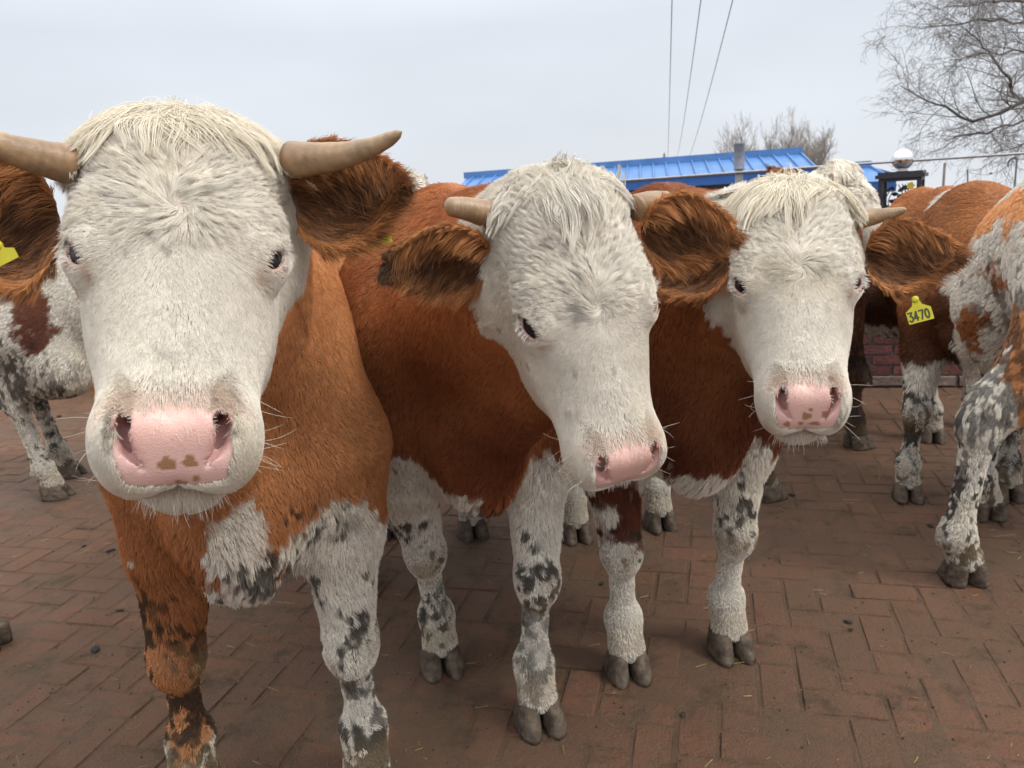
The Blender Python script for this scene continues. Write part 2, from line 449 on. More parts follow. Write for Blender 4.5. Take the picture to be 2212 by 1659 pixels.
# ------------------------------------------------------------------ the cow
BROWN = dict(hi=np.array([.80, .40, .175]), lo=np.array([.32, .112, .040]))  # hi has the sunlit tone of the upper coat painted in
class Cow:
    def __init__(c, name_label, O, heading, feet, head, s=1.0, hs=1.0, white=(), brownp=(), muz=1.0, hw=1.0, seed=1, hv=.013,
                 bh=.007*2, neck_r=(.24, .15), mud=.5, nose_spots=(), counts=(60000, 60000), br=BROWN, whorl=.02, legs_white=.42,
                 body_y=0, hb=1.0, wmode=None, leg_brown=(), mudboost=(), forelock=1.0, frc=0.42, redhead=None, curly=0, bw=1.0, pw=1.0, tail=True):
        c.__dict__.update(locals()); c.rng = np.random.default_rng(seed)
        h = np.array([heading[0], heading[1], 0.0]); h /= np.linalg.norm(h)
        c.h = h; c.X = np.array([h[1], -h[0], 0]); c.O = np.array([O[0], O[1], 0.0])
        c.M = np.stack([c.X, h, np.array([0, 0, 1.0])], 1)            # local -> world columns
        c.Hp, Y, Z = (np.array(a, float) for a in head)
        Y /= np.linalg.norm(Y); Z = Z-(Z@Y)*Y; Z /= np.linalg.norm(Z)
        c.HM = np.stack([np.cross(Y, Z), Y, Z], 1)
        c.root = empty('cow', tuple(c.O), math.atan2(-h[0], h[1]))
        tag(c.root, name_label, 'cow', 'cattle standing in the paved yard')
        c.feetL = [c.toL(np.array([f[0], f[1], 0.0])) for f in feet]       # front +X (cow's right), front -X, hind +X, hind -X
        bpy.context.view_layer.update()
    def toL(c, p): return ((p-c.O)@c.M)/c.s
    def toW(c, q): return c.O+c.s*(q@c.M.T)
    def hL(c, p): return ((p-c.Hp)@c.HM)/c.hs
    def hW(c, q): return c.Hp+c.hs*(np.asarray(q, float)@c.HM.T)
    def field(c, q, neck=False):
        """distance in body-local units"""
        q0 = q.astype(np.float32); z2 = c.hb; q = q0*A3(1/c.bw, 1, 1)
        def at(x, y, z): return (x, y, z*z2)
        if neck: return c._neck(q0, s_ell(q, at(0, -.14, .97), (.27, .34, .33)))
        d = s_ell(q, at(0, -.60, .93), (.335, .58, .34))
        d = smin(d, s_ell(q, at(0, -.14, .97), (.27, .34, .33)), .13)
        d = smin(d, s_ell(q, at(0, -1.10, .98), (.27, .30, .30)), .12)
        d = smin(d, s_cone(q, at(0, -.12, 1.20), at(0, -1.15, 1.19), .085, .085), .10)
        for sg in (1, -1):
            d = smin(d, s_ell(q, at(.20*sg, -.02, .93), (.10, .18, .29)), .08)
            d = smin(d, s_ell(q, at(.17*sg, -1.18, .84), (.135, .235, .30)), .10)
            d = smin(d, s_ell(q, at(.22*sg, -.98, 1.15), (.06, .07, .06)), .08)
        d = c._neck(q0, d)
        d = d+(.016*(vnoise(q0*np.array([9, 7, 2.6]), 1, c.seed+80)-.5)*sstep(q0[:, 2], .5, .75)).astype(np.float32)
        return c._legs(q0, d, z2)
    def _neck(c, q, d):
        z2 = c.hb
        def at(x, y, z): return (x, y, z*z2)
        hd = c.toL(c.hW((0, -.135, .09))); th = c.toL(c.hW((0, -.17, -.07)))
        d = smin(d, s_cone(q, at(0, .06, .98), hd, c.neck_r[0]*min(1, c.bw*1.05), c.neck_r[1]), .12)
        d = smin(d, s_cone(q, at(0, -.02, 1.15), hd+np.array([0, 0, .03]), .15, .11), .10)
        d = smin(d, s_ell(q, at(0, .14, .75), (.115, .16, .155)), .10)
        d = smin(d, s_cone(q, at(0, .21, .78), th, .075, .055), .07)
        d = smin(d, s_cone(q, at(0, .17, .635), at(0, .02, .65), .045, .06), .07)
        d = smin(d, s_cone(q, at(0, .21, .70), th-np.array([0, 0, .03]), .030, .028), .07)
        return d
    def _legs(c, q, d, z2):
        def at(x, y, z): return (x, y, z*z2)
        for i, sg in ((0, 1), (1, -1)):
            f = c.feetL[i]; sw_ = .19*min(1, c.bw*1.12); S = np.array([sw_*sg, .0, .80*z2]); el = np.array([sw_*sg+.25*(f[0]-sw_*sg), .0+.2*f[1], .64*z2])
            kn = np.array([el[0]*.35+f[0]*.65, el[1]*.3+f[1]*.7+.012, .385*z2])
            fe = np.array([f[0]*.97+kn[0]*.03, f[1]-.025, .155]); co = np.array([f[0], f[1]+.0, .075])
            d = smin(d, s_cone(q, S, el, .125, .088), .10)
            d = smin(d, s_cone(q, el, kn, .080, .050), .05)
            d = smin(d, s_ell(q, kn+np.array([0, .014, -.01]), (.053, .056, .066)), .022)
            mid = kn*.5+fe*.5
            d = smin(d, s_cone(q, kn, mid, .044, .028), .03)
            d = smin(d, s_cone(q, mid, fe, .028, .040), .02)
            d = smin(d, s_ell(q, fe, (.047, .046, .044)), .03)
            d = smin(d, s_cone(q, fe, co, .043, .050), .02)
            for s3 in (1, -1): d = smin(d, s_ell(q, fe+np.array([s3*.022, -.045, -.022]), (.014, .016, .02)), .012)
        for i, sg in ((2, 1), (3, -1)):
            f = c.feetL[i]; hp = np.array([.17*sg, -1.10, .82*z2]); st = np.array([.18*sg, -.98+.1*(f[1]+1.15), .66*z2])
            hk = np.array([f[0]*.8+.17*sg*.2, f[1]+getattr(c, 'hock', -.10), .50*z2]); fe = np.array([f[0], f[1]-.03, .16]); co = np.array([f[0], f[1], .075])
            d = smin(d, s_cone(q, hp, st, .16, .135), .10)
            d = smin(d, s_cone(q, st, hk+np.array([0, .03, .06]), .125, .058), .07)
            d = smin(d, s_cone(q, np.array([hp[0], -1.30, .80*z2]), hk, .08*getattr(c, 'gask', 1), .035*getattr(c, 'gask', 1)), .06)
            d = smin(d, s_ell(q, hk, (.045, .060, .065)), .03)
            d = smin(d, s_cone(q, hk, hk*.4+fe*.6, .047, .033), .03)
            d = smin(d, s_cone(q, hk*.4+fe*.6, fe, .033, .042), .02)
            d = smin(d, s_ell(q, fe, (.047, .046, .044)), .03)
            d = smin(d, s_cone(q, fe, co, .043, .050), .02)
            for s3 in (1, -1): d = smin(d, s_ell(q, fe+np.array([s3*.022, -.045, -.022]), (.014, .016, .02)), .012)
        if not c.tail: return d
        d = smin(d, s_cone(q, at(0, -1.38, 1.16), at(0, -1.47, .95), .04, .03), .05)
        d = smin(d, s_cone(q, at(0, -1.47, .95), at(0, -1.45, .45), .028, .02), .03)
        return d
    def full_from_head(c, q, db=None):
        dh = head_sdf(q, c.muz, c.hw, c.pw)*c.hs
        if db is None:
            sel = (q[:, 1] < -.045); db = np.full(len(q), .3, np.float32)
            db[sel] = c.field(c.toL(c.hW(q[sel])).astype(np.float32), True)*c.s
            sel = (q[:, 1] < -.14) & (q[:, 2] < .02)
            db[sel] = c.field(c.toL(c.hW(q[sel])).astype(np.float32))*c.s
        else: db = db*c.s
        fade = np.maximum(sstep(q[:, 1], -.05, -.16)*sstep(q[:, 2], -.20, -.02), sstep(q[:, 1], -.175, -.24))   # neck only meets the back of the head
        db = db+(1-fade)*.06
        return (smin(dh, db.astype(np.float32), .035))/c.hs
    def full_from_body(c, q):
        db = c.field(q)
        p = c.toW(q).astype(np.float32); hq = c.hL(p).astype(np.float32)
        near = (np.abs(hq) < .42).all(1)
        if near.any():
            d2 = c.full_from_head(hq[near], db[near])*c.hs/c.s
            hn = hq[near]; far = (hn[:, 1] < -.24)|(hn[:, 2] > .24)|(np.abs(hn[:, 0]) > .16)
            db[near] = np.where(far, np.minimum(d2, db[near]), d2)
        return db
    def px(c, u, v, d): return tuple(c.hL(P(u, v, d)))
    def lp(c, u, v, d): return tuple(c.toL(P(u, v, d)))
    # ---------------- colour
    def paint(c, p, flat=False):
        """p world -> rgb of the coat there"""
        q = c.toL(p); hq = c.hL(p); n = len(p)
        bn = fbm(p, 5, c.seed); fine = vnoise(p, 60, c.seed+9)
        mixb = np.clip(.04+1.3*(bn-.34)+.60*sstep(q[:, 2], .72, 1.2), 0, 1)[:, None]  # brown painted lighter up the back, darker below: sunlight put into the coat colour
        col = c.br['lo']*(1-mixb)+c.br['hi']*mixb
        nz = (fbm(p, 14, c.seed+3)-.5)*.09+(vnoise(p, 70, c.seed+4)-.5)*.03
        wm = sstep(c.legs_white+.5*nz-q[:, 2], -.008, .008)
        for (x, y, z, r) in c.leg_brown:                                  # brown left on white legs
            dd = np.sqrt(((q-np.array([x, y, z]))**2*np.array([1, 1, .35])).sum(1))+nz
            wm *= 1-sstep(r-dd, -.008, .008)
        for pt in c.white:
            x, y, z, r = pt[:4]; sc = np.array(pt[4] if len(pt) > 4 else (1, 1, 1))
            dd = np.sqrt((((q-np.array([x, y, z]))/sc)**2).sum(1))+nz
            wm = np.maximum(wm, sstep(r-dd, -.008, .008))
        for pt in c.brownp:
            x, y, z, r = pt[:4]; sc = np.array(pt[4] if len(pt) > 4 else (1, 1, 1))
            dd = np.sqrt((((q-np.array([x, y, z]))/sc)**2).sum(1))+nz
            wm *= 1-sstep(r-dd, -.008, .008)
        # the white face
        back = hq[:, 1]+.035*sstep(hq[:, 2], .0, -.2)+.30*np.maximum(hq[:, 2]-.12, 0)
        box = (np.abs(hq[:, 0]) < .16) & (hq[:, 2] < .27) & (hq[:, 2] > -.33) & (hq[:, 1] < .08)
        fm = sstep(back+nz*.6, -.178, -.168)*box
        wm = np.maximum(wm, fm)
        wc = WHITE*(.90+.13*fine[:, None])
        st = sstep(fbm(p, 7, c.seed+5), .52, .72)[:, None]
        wc = wc*(1-.30*st)+CREAM*.30*st
        gw = sstep(fbm(p, 16, c.seed+51), .48, .72)[:, None]*.18; wc = wc*(1-gw)+np.array([.56, .52, .46])*gw
        pk = (np.exp(-((hq[:, 2]+.215)/.02)**2)*sstep(hq[:, 1], -.05, -.01)*fm*.35)[:, None]; wc = wc*(1-pk)+np.array([.70, .48, .38])*pk
        # grey dirty tips on the face
        gd = (sstep(vnoise(p*np.array([1, 1, .35]), 95, c.seed+21), .74, .88)*np.maximum(sstep(fbm(p, 9, c.seed+6), .50, .66), .9*np.exp(-((hq[:, 0]-.02)/.02)**2-((hq[:, 2]+.13)/.05)**2)*(c.seed == 3))*fm)[:, None]
        wc = wc*(1-.5*gd)+np.array([.20, .17, .14])*.5*gd
        col = col*(1-wm[:, None])+wc*wm[:, None]
        # mud on the legs and belly
        lowb = sstep(q[:, 2], .72, .25)
        mn = fbm(p*np.array([1, 1, .5]), 28, c.seed+7); mn2 = vnoise(p*np.array([1, 1, .32]), 135, c.seed+8)
        zn = sstep(fbm(p, 7, c.seed+71), .40, .62)
        mm = sstep(.52*mn2+.48*mn+.26*(zn-.5)+.34*(c.mud-.5)+.06*lowb, .60, .65)*sstep(q[:, 2], .80, .50)
        for (x, y, z, r, a) in c.mudboost:
            dd = np.sqrt(((q-np.array([x, y, z]))**2).sum(1))
            mm = np.maximum(mm, sstep(r-dd+(mn-.5)*.45+(mn2-.5)*.30, -.01, .035)*a)
        mm = (mm*(1-fm)*.92)[:, None]
        col = col*(1-mm)+MUD*mm
        # yellow-brown stain on the knees, above the hooves, round the mouth
        kn = np.exp(-((q[:, 2]-.36)/.045)**2)*sstep(q[:, 1], -.5, -.2)*sstep(mn, .35, .6)+np.exp(-((q[:, 2]-.11)/.04)**2)*.7
        kn = (np.clip(kn, 0, 1)*.6*(1-fm))[:, None]
        col = col*(1-kn)+STAIN*kn
        ms = (np.exp(-((hq[:, 1]+.098)/.012)**2)*sstep(hq[:, 2], -.20, -.25)*box*.6)[:, None]
        col = col*(1-ms)+np.array([.34, .22, .12])*ms
        # tear stain at the inner corner of each eye
        dx = np.abs(hq[:, 0])/c.hw-.088; te = np.exp(-(dx**2+(hq[:, 2]+.037)**2+(hq[:, 1]+.028)**2)/.012**2)
        te = (np.clip(te*1.2, 0, 1)*.62*sstep(vnoise(p, 110, c.seed+15), .2, .6))[:, None]; col = col*(1-te)+np.array([.45, .25, .14])*te
        return col, fm
    def skin_col(c, p):
        col, fm = c.paint(p); hq = c.hL(p)
        lum = col.mean(1, keepdims=True)
        col = col*.55+fm[:, None]*np.array([.07, .025, .015])
        e = np.array(EYE)*np.array([c.hw, 1, 1]); de = np.sqrt((np.abs(hq[:, 0])-e[0])**2+(hq[:, 1]-e[1])**2+(hq[:, 2]-e[2])**2)
        em = sstep(.034-de, -.002, .006)[:, None]*.7; col = col*(1-em)+np.array([.52, .32, .26])*em
        em = sstep(.0270-de, -.001, .002)[:, None]; col = col*(1-em)+np.array([.13, .05, .04])*em
        pm = pad_mask(hq, c.muz)
        b = hq[:, 1]*.80+hq[:, 2]*.60
        edge = sstep(b, -.20, -.150)
        pc = PINK*(1-.0*edge[:, None])*(.93+.14*fbm(p, 40, 5)[:, None])
        pc = pc*(1-.35*edge[:, None])+np.array([.66, .36, .27])*.35*edge[:, None]
        x2 = np.stack([hq[:, 0]/c.muz, b], 1)
        for (x, bb, r, rr) in c.nose_spots:
            th = np.arctan2(x2[:, 1]-bb, x2[:, 0]-x)
            dd = np.sqrt(((x2[:, 0]-x))**2+((x2[:, 1]-bb)*rr)**2)*(1+.13*np.sin(3*th+x*900)+.1*np.sin(5*th+bb*700))
            k = sstep(r-dd, -.0006, .0008)[:, None]; pc = pc*(1-k)+np.array([.36, .20, .105])*k
        ns = (sstep(vnoise(p, 420, 3), .86, .92)*.5*sstep(b, -.19, -.165))[:, None]
        pc = pc*(1-ns)+np.array([.5, .17, .14])*ns
        # inside of the nostrils is deeper pink, with the shade of the hole painted in dark
        nn = np.exp(-(((np.abs(hq[:, 0])/c.muz-.046-.4*(b+.165))/.010)**2+((b+.168)/.020)**2))[:, None]
        pc = pc*(1-.7*nn)+np.array([.42, .15, .15])*.7*nn
        n2 = (np.exp(-(((np.abs(hq[:, 0])/c.muz-.0455)/.0062)**2+((b+.158)/.014)**2))*.85)[:, None]; pc = pc*(1-n2)+np.array([.16, .055, .055])*n2
        lp_ = (np.exp(-((b+.240)/.0055)**2)*(np.abs(hq[:, 0]) < .07*c.muz)*sstep(fbm(p, 60, 9), .25, .6)*.75)[:, None]; pc = pc*(1-lp_)+np.array([.24, .11, .085])*lp_
        lp2 = (np.exp(-((b+.247)/.006)**2)*(np.abs(hq[:, 0]) < .06*c.muz)*sstep(hq[:, 1], -.12, -.09)*.8)[:, None]; col = col*(1-lp2)+np.array([.22, .11, .08])*lp2
        col = col*(1-pm[:, None])+pc*pm[:, None]
        return col
    # ---------------- geometry
    def build_body(c):
        c.gh = Grid((-.17, -.28, -.325), (.17, .07, .25), c.hv/4, c.full_from_head, c.HM, c.Hp, c.hs)
        fx = [f[0] for f in c.feetL]; top = max(1.42*c.hb, c.toL(c.hW((0, -.1, .23)))[2]+.08)
        hl = c.toL(c.hW((0, -.14, .02)))
        lo = (min(-.42, min(fx)-.1, hl[0]-.24), -1.62, .045); hi = (max(.42, max(fx)+.1, hl[0]+.24), max(.55, hl[1]+.22), top)
        c.gb = Grid(lo, hi, c.bh, c.full_from_body, c.M, c.O, c.s)
        V1, Q1 = surf_nets(c.gh.D, c.gh.lo, c.gh.h); V1 = c.gh.to_world(V1)
        V2, Q2 = surf_nets(c.gb.D, c.gb.lo, c.gb.h); V2 = c.gb.to_world(V2)
        # drop the coarse faces that the fine head block replaces
        hq = c.hL(V2[Q2].mean(1)); m_ = .004
        ins = (hq[:, 0] > -.17+m_) & (hq[:, 0] < .17-m_) & (hq[:, 1] > -.28+m_) & (hq[:, 1] < .07-m_) & (hq[:, 2] > -.325+m_) & (hq[:, 2] < .25-m_)
        Q2 = Q2[~ins]
        V = np.concatenate([V1, V2]); Qd = np.concatenate([Q1, Q2+len(V1)])
        used = np.zeros(len(V), bool); used[Qd.ravel()] = True
        mp_ = np.cumsum(used)-1; V = V[used]; Qd = mp_[Qd]
        c.V, c.Q = V, Qd; c.VN = vert_normals(V, Qd)
        c.body = mesh_obj('body', V, Qd, M_skin, c.root, c.skin_col(V))
        # nose shine: second slot for the bare nose
        c.body.data.materials.append(M_nosepad)
        hq = c.hL(V[Qd].mean(1)); pm = pad_mask(hq, c.muz) > .5
        c.body.data.polygons.foreach_set('material_index', pm.astype(np.int32))
    def head_flow(c, hq):
        wz = c.whorl
        x, y, z = hq[:, 0], hq[:, 1], hq[:, 2]
        rz = z-wz
        v = np.stack([x*1.25+.0*x, np.zeros_like(x), rz], 1); r = np.sqrt(x*x+rz*rz)+1e-6
        v = v/r[:, None]
        sw = np.exp(-(r/.05)**2)[:, None]*.7; v = v+sw*np.stack([-rz, 0*x, x], 1)/r[:, None]      # a turn in the whorl
        up = sstep(rz, .0, .06)[:, None]
        v = v*(1-.25*up)+up*.35*np.stack([np.sign(x)*1.0, 0*x, 0*x+.3], 1)
        ck = sstep(y, -.065, -.125)[:, None]
        sgn = np.sign(x)
        v = v*(1-ck)+ck*np.stack([sgn*.25, -.75+0*x, -.55+0*x], 1)
        ms = sstep(z, -.19, -.235)[:, None]*sstep(y, -.02, -.05)[:, None]
        v = v*(1-ms)+ms*np.stack([sgn*.5, -.5+0*x, -.6+0*x], 1)
        return v
    def flow(c, p):
        hq = c.hL(p); q = c.toL(p)
        hvw = c.head_flow(hq)@c.HM.T
        neck = np.stack([.12*np.sign(q[:, 0]), -.55+0*q[:, 0], -.9+0*q[:, 0]], 1)
        body = np.stack([.15*np.sign(q[:, 0]), -.8+0*q[:, 0], -.8+0*q[:, 0]], 1)
        leg = np.stack([0*q[:, 0], -.15+0*q[:, 0], -1+0*q[:, 0]], 1)
        a = sstep(q[:, 1], -.15, .1)[:, None]; b = sstep(q[:, 2], .72, .55)[:, None]
        loc = body*(1-a)+neck*a; loc = loc*(1-b)+leg*b
        bw = loc@c.M.T
        sw = (fbm(p, 4.5, c.seed+31)-.5)[:, None]*1.6; sw2 = (fbm(p, 4.5, c.seed+41)-.5)[:, None]*1.6
        bw = bw+sw*c.X+sw2*c.h*.7
        dh = np.sqrt((hq[:, 0]/.16)**2+((hq[:, 1]+.09)/.15)**2+((hq[:, 2]+.03)/.28)**2)
        k = sstep(dh, 1.25, .95)[:, None]
        r = hvw*k+bw*(1-k)
        na = .16+.20*(1-k)
        return r+(vnoise(p, 30, c.seed+11)-.5)[:, None]*na*c.X+(vnoise(p, 30, c.seed+12)-.5)[:, None]*na*np.array([0, 0, 1.0])
    def isface(c, p):
        hq = c.hL(p); return ((np.abs(hq[:, 0]) < .15) & (hq[:, 1] > -.215) & (hq[:, 1] < .06) & (hq[:, 2] > -.32) & (hq[:, 2] < .25))
    def sampler(c, p):
        a = c.gh.sample(p); b = c.gb.sample(p); q = c.gh.to_local(p)
        ins = ((q > c.gh.lo+.01) & (q < c.gh.lo+(np.array(c.gh.shape)-3)*c.gh.h)).all(1)
        return np.where(ins, a, b)
    def build_fur(c):
        rng = c.rng; nh, nb = c.counts
        def bare(p):
            hq = c.hL(p); pm = pad_mask(hq, c.muz)
            e = np.array(EYE)*np.array([c.hw, 1, 1]); de = np.sqrt((np.abs(hq[:, 0])-e[0])**2+(hq[:, 1]-e[1])**2+(hq[:, 2]-e[2])**2)
            b_ = hq[:, 1]*.8+hq[:, 2]*.6; thin = 1-.8*sstep(b_, -.105, -.130)*(np.abs(hq[:, 0]) < .035*c.muz)*sstep(hq[:, 1], -.06, -.03)
            return (1-sstep(pm, .2, .7)*(1-.10*sstep(b_, -.165, -.140)))*sstep(de, .0285, .036)*thin
        # --- face
        def dh(p, n): return view_weight(p, n)*c.isface(p)*bare(p)
        def db(p, n): return view_weight(p, n)*(~c.isface(p))*bare(p)
        wd = max(.9, depth_of(c.Hp))
        if nh:
            pos, n = scatter(c.V, c.Q, c.VN, nh, dh, rng); hq = c.hL(pos)
            x, y, z = hq[:, 0], hq[:, 1], hq[:, 2]
            fore = sstep(z, -.03, .03)*sstep(y, -.12, -.08); nose = sstep(z, -.03, -.10)*sstep(y, -.10, -.05)
            muzz = sstep(z, -.16, -.21)
            ey = np.exp(-(((np.abs(x)-EYE[0]*c.hw)/.034)**2+((z-EYE[2])/.034)**2))
            L = .018+.021*fore+.012*sstep(z, .12, .17)-.002*nose+.002*sstep(y, -.1, -.16)
            L = L*(1-.45*muzz)+.002*muzz
            br_ = np.exp(-(((np.abs(x)-.088*c.hw)/.028)**2+((z-.03)/.035)**2)); L *= (1-.45*br_)*(1-.55*ey); L *= 1-.90*np.exp(-(((np.abs(x)/c.muz-.0455)/.020)**2+((y*.8+z*.6+.140)/.024)**2)**2)
            L *= c.hs*(.7+.5*vnoise(pos, 45, c.seed+2))*rng.uniform(.75, 1.2, nh)
            lift = .08+.09*fore+.2*np.exp(-(x**2+(z-c.whorl)**2)/.02**2)-.06*br_-.08*ey-.06*muzz
            pts = grow(pos, n, c.flow, L, 6, lift, c.sampler, wob=.09, rng=rng)
            amt = np.clip(.05+.46*fore+.22*nose*np.exp(-(x/.020)**2)-.30*br_-.1*muzz-.1*ey, .05, .9)
            pts, g = clump(pts, pos, 34, amt, rng, wave=.0030*fore*c.hs+.0003, wfreq=.9)
            col, _ = c.paint(pts[g][:, 0]*.6+pos*.4)
            tv = hash3(g, g*0, g*0, 5)[:, None]; fv = fore[:, None]; col = col*(.93+.14*rng.random((nh, 1)))*(1-.10*fv*(1-2*tv)-.04*(1-fv)*(1-2*tv))
            # thin hair close to the bare nose takes the pink of the skin
            curves_obj('face_hair', pts, np.clip(col, 0, .9), .00022*wd*c.frc/.42, M_fur, c.root)
        pos, n = scatter(c.V, c.Q, c.VN, nb, db, rng); q = c.toL(pos); hq = c.hL(pos)
        bris = np.exp(-((q[:, 0]/.2)**2+((q[:, 1]-.2)/.25)**2+((q[:, 2]-.65)/.15)**2))
        legs = sstep(q[:, 2], .50, .40); top = sstep(q[:, 2], 1.18, 1.27)
        L = .0145+.012*bris-.0090*legs+.010*top+.006*sstep(q[:, 2], .75, .62)*(1-legs)+.008*c.curly
        # beard of longer hair under the jaw and at the back of the fetlocks
        L += .003*np.exp(-((q[:, 2]-.12)/.04)**2)*legs
        L = L*c.s*(.65+.6*vnoise(pos, 22, c.seed+2))*rng.uniform(.7, 1.2, nb)
        lift = .17+.18*bris+.18*top+.05*c.curly-.10*legs
        pts = grow(pos, n, c.flow, L, 5, lift, c.sampler, wob=.20, grav=.15, rng=rng)
        pts, g = clump(pts, pos, (22 if wd < 2 else 12) if not c.curly else 22, np.clip(.13+.40*bris-.02*legs+.2*top+.4*c.curly, 0, .92), rng, wave=.001+.003*c.curly, wfreq=.8)
        col, _ = c.paint(pos[g]*.9+pos*.1)
        col = col*(.86+.26*rng.random((nb, 1))); tv = hash3(g, g*0, g*0, 5)[:, None]; col = col*(.90+.2*tv)
        zz = np.maximum((pos-CAMP)@Fw, .8)
        curves_obj('body_hair', pts, np.clip(col, 0, .9), .00026*zz*c.frc/.42, M_fur, c.root)
    def lock(c, base, ctrl, L, n, spread, col, per=14, amt=.8, r=None, name='forelock', wave=.008, wfreq=1.0, grav=.9, steps=9, wob=.12):
        pass
    def build_forelock(c, n, spec, col=CREAM, r=.00042):
        """long hair from the poll. spec: list of (x0, x1, z, dirx, L)"""
        rng = c.rng; allp = []; 
        tot = sum(s[5] for s in spec)
        for (x0, x1, y, z, d, wgt, L) in spec:
            k = int(n*wgt/tot); x = rng.uniform(x0, x1, k)
            base = np.stack([x, np.full(k, y)+rng.normal(size=k)*.016, np.full(k, z)+rng.uniform(-.040, .008, k)], 1)
            # settle on the surface
            pw = c.hW(base)
            for _ in range(4):
                e_ = .004; s0 = c.sampler(pw)
                g_ = np.stack([c.sampler(pw+np.eye(3)[i]*e_)-s0 for i in range(3)], 1)/e_
                g_ = nrm(g_); pw = pw-g_*(s0-.0)[:, None]
            nn = g_
            dd = np.array(d, float)
            fl = nrm(np.tile(dd, (k, 1))+np.stack([x*5, 0*x, 0*x], 1))@c.HM.T
            fl = fl+.35*(vnoise(pw, 30, c.seed+61)-.5)[:, None]*c.HM[:, 0]
            LL = L*c.hs*rng.uniform(.35, 1.15, k)*(.6+.8*vnoise(pw, 40, c.seed+6))
            S_ = 9; p = pw.copy(); P_ = np.empty((k, S_+1, 3)); P_[:, 0] = p; rd = rng.normal(size=(k, 3))*.13; rd2 = rng.random(k)
            for j in range(S_):
                t = j/S_
                h = c.sampler(p)
                g3 = np.stack([c.sampler(p+np.eye(3)[i]*.004)-h for i in range(3)], 1)/.004
                gm = np.linalg.norm(g3, axis=1, keepdims=True); g3 = np.where(gm > .3, g3/np.maximum(gm, .3), nn if j == 0 else 0)
                ft = fl-(fl*g3).sum(1, keepdims=True)*g3*.85
                dvec = nrm(nrm(ft)*(.9+.2*t)+g3*(.62*(1-t)**2.2-.10)+np.array([0, 0, -.80*t])+rd)
                p = p+dvec*(LL/S_)[:, None]
                h = c.sampler(p); tgt = .013+.030*t*rd2**2.2
                off = np.clip(h-tgt, 0, .03)*.6-np.clip(.0035-h, 0, .02)
                p = p-g3*off[:, None]
                P_[:, j+1] = p
            allp.append(P_)
        pts = np.concatenate(allp); pos = pts[:, 0]
        pts, g = clump(pts, pos, 22, .80, rng, wave=.007*c.hs, wfreq=.75)
        cc = col*(.80+.3*rng.random((len(pts), 1))); tv = hash3(g, g*0, g*0, 5)[:, None]
        cc = cc*(.9+.2*tv)*(1-.45*tv)+.45*tv*WHITE
        curves_obj('forelock', pts, np.clip(cc, 0, .88), r*max(.9, depth_of(c.Hp)), M_fur, c.root, tip=.3)
    def build_whiskers(c, n=70):
        rng = c.rng
        k = n; sg = rng.choice([-1, 1], k)
        base = np.stack([sg*rng.uniform(.05, .085, k)*c.muz, rng.uniform(-.12, -.03, k), rng.uniform(-.275, -.20, k)], 1)
        pw = c.hW(base); d0 = nrm(np.stack([sg*rng.uniform(.7, 1.2, k), rng.uniform(-.2, .3, k), rng.uniform(-1.0, .4, k)], 1))@c.HM.T
        L = rng.uniform(.012, .05, k)**1.0*c.hs; S_ = 6; P_ = np.empty((k, S_+1, 3))
        s0 = c.sampler(pw); pw = pw-d0*(s0+.001)[:, None]
        cv = rng.normal(size=(k, 3))*.5
        P_[:, 0] = pw
        for j in range(S_): P_[:, j+1] = P_[:, j]+nrm(d0+cv*(j/S_))*(L/S_)[:, None]
        # chin bristles
        curves_obj('whiskers', P_, np.tile(np.array([.75, .70, .58]), (k, 1)), .00020*max(.9, depth_of(c.Hp)), M_fur, c.root)
        k = 150; base = np.stack([rng.uniform(-.04, .04, k), rng.uniform(-.145, -.10, k), np.full(k, -.27)], 1); pw = c.hW(base)
        for _ in range(3):
            s0 = c.sampler(pw); g_ = nrm(np.stack([c.sampler(pw+np.eye(3)[i]*.003)-s0 for i in range(3)], 1)); pw = pw-g_*s0[:, None]
        P_ = np.empty((k, 5, 3)); P_[:, 0] = pw; LL = rng.uniform(.010, .030, k)*c.hs; rd = rng.normal(size=(k, 3))*.15
        for j in range(4): P_[:, j+1] = P_[:, j]+nrm(g_*(1-.2*j)+np.array([0, 0, -.5])+rd)*(LL/4)[:, None]
        curves_obj('chin_hair', P_, np.tile(WHITE*.95, (k, 1))*rng.uniform(.8, 1.1, (k, 1)), .00026*max(.9, depth_of(c.Hp)), M_fur, c.root)
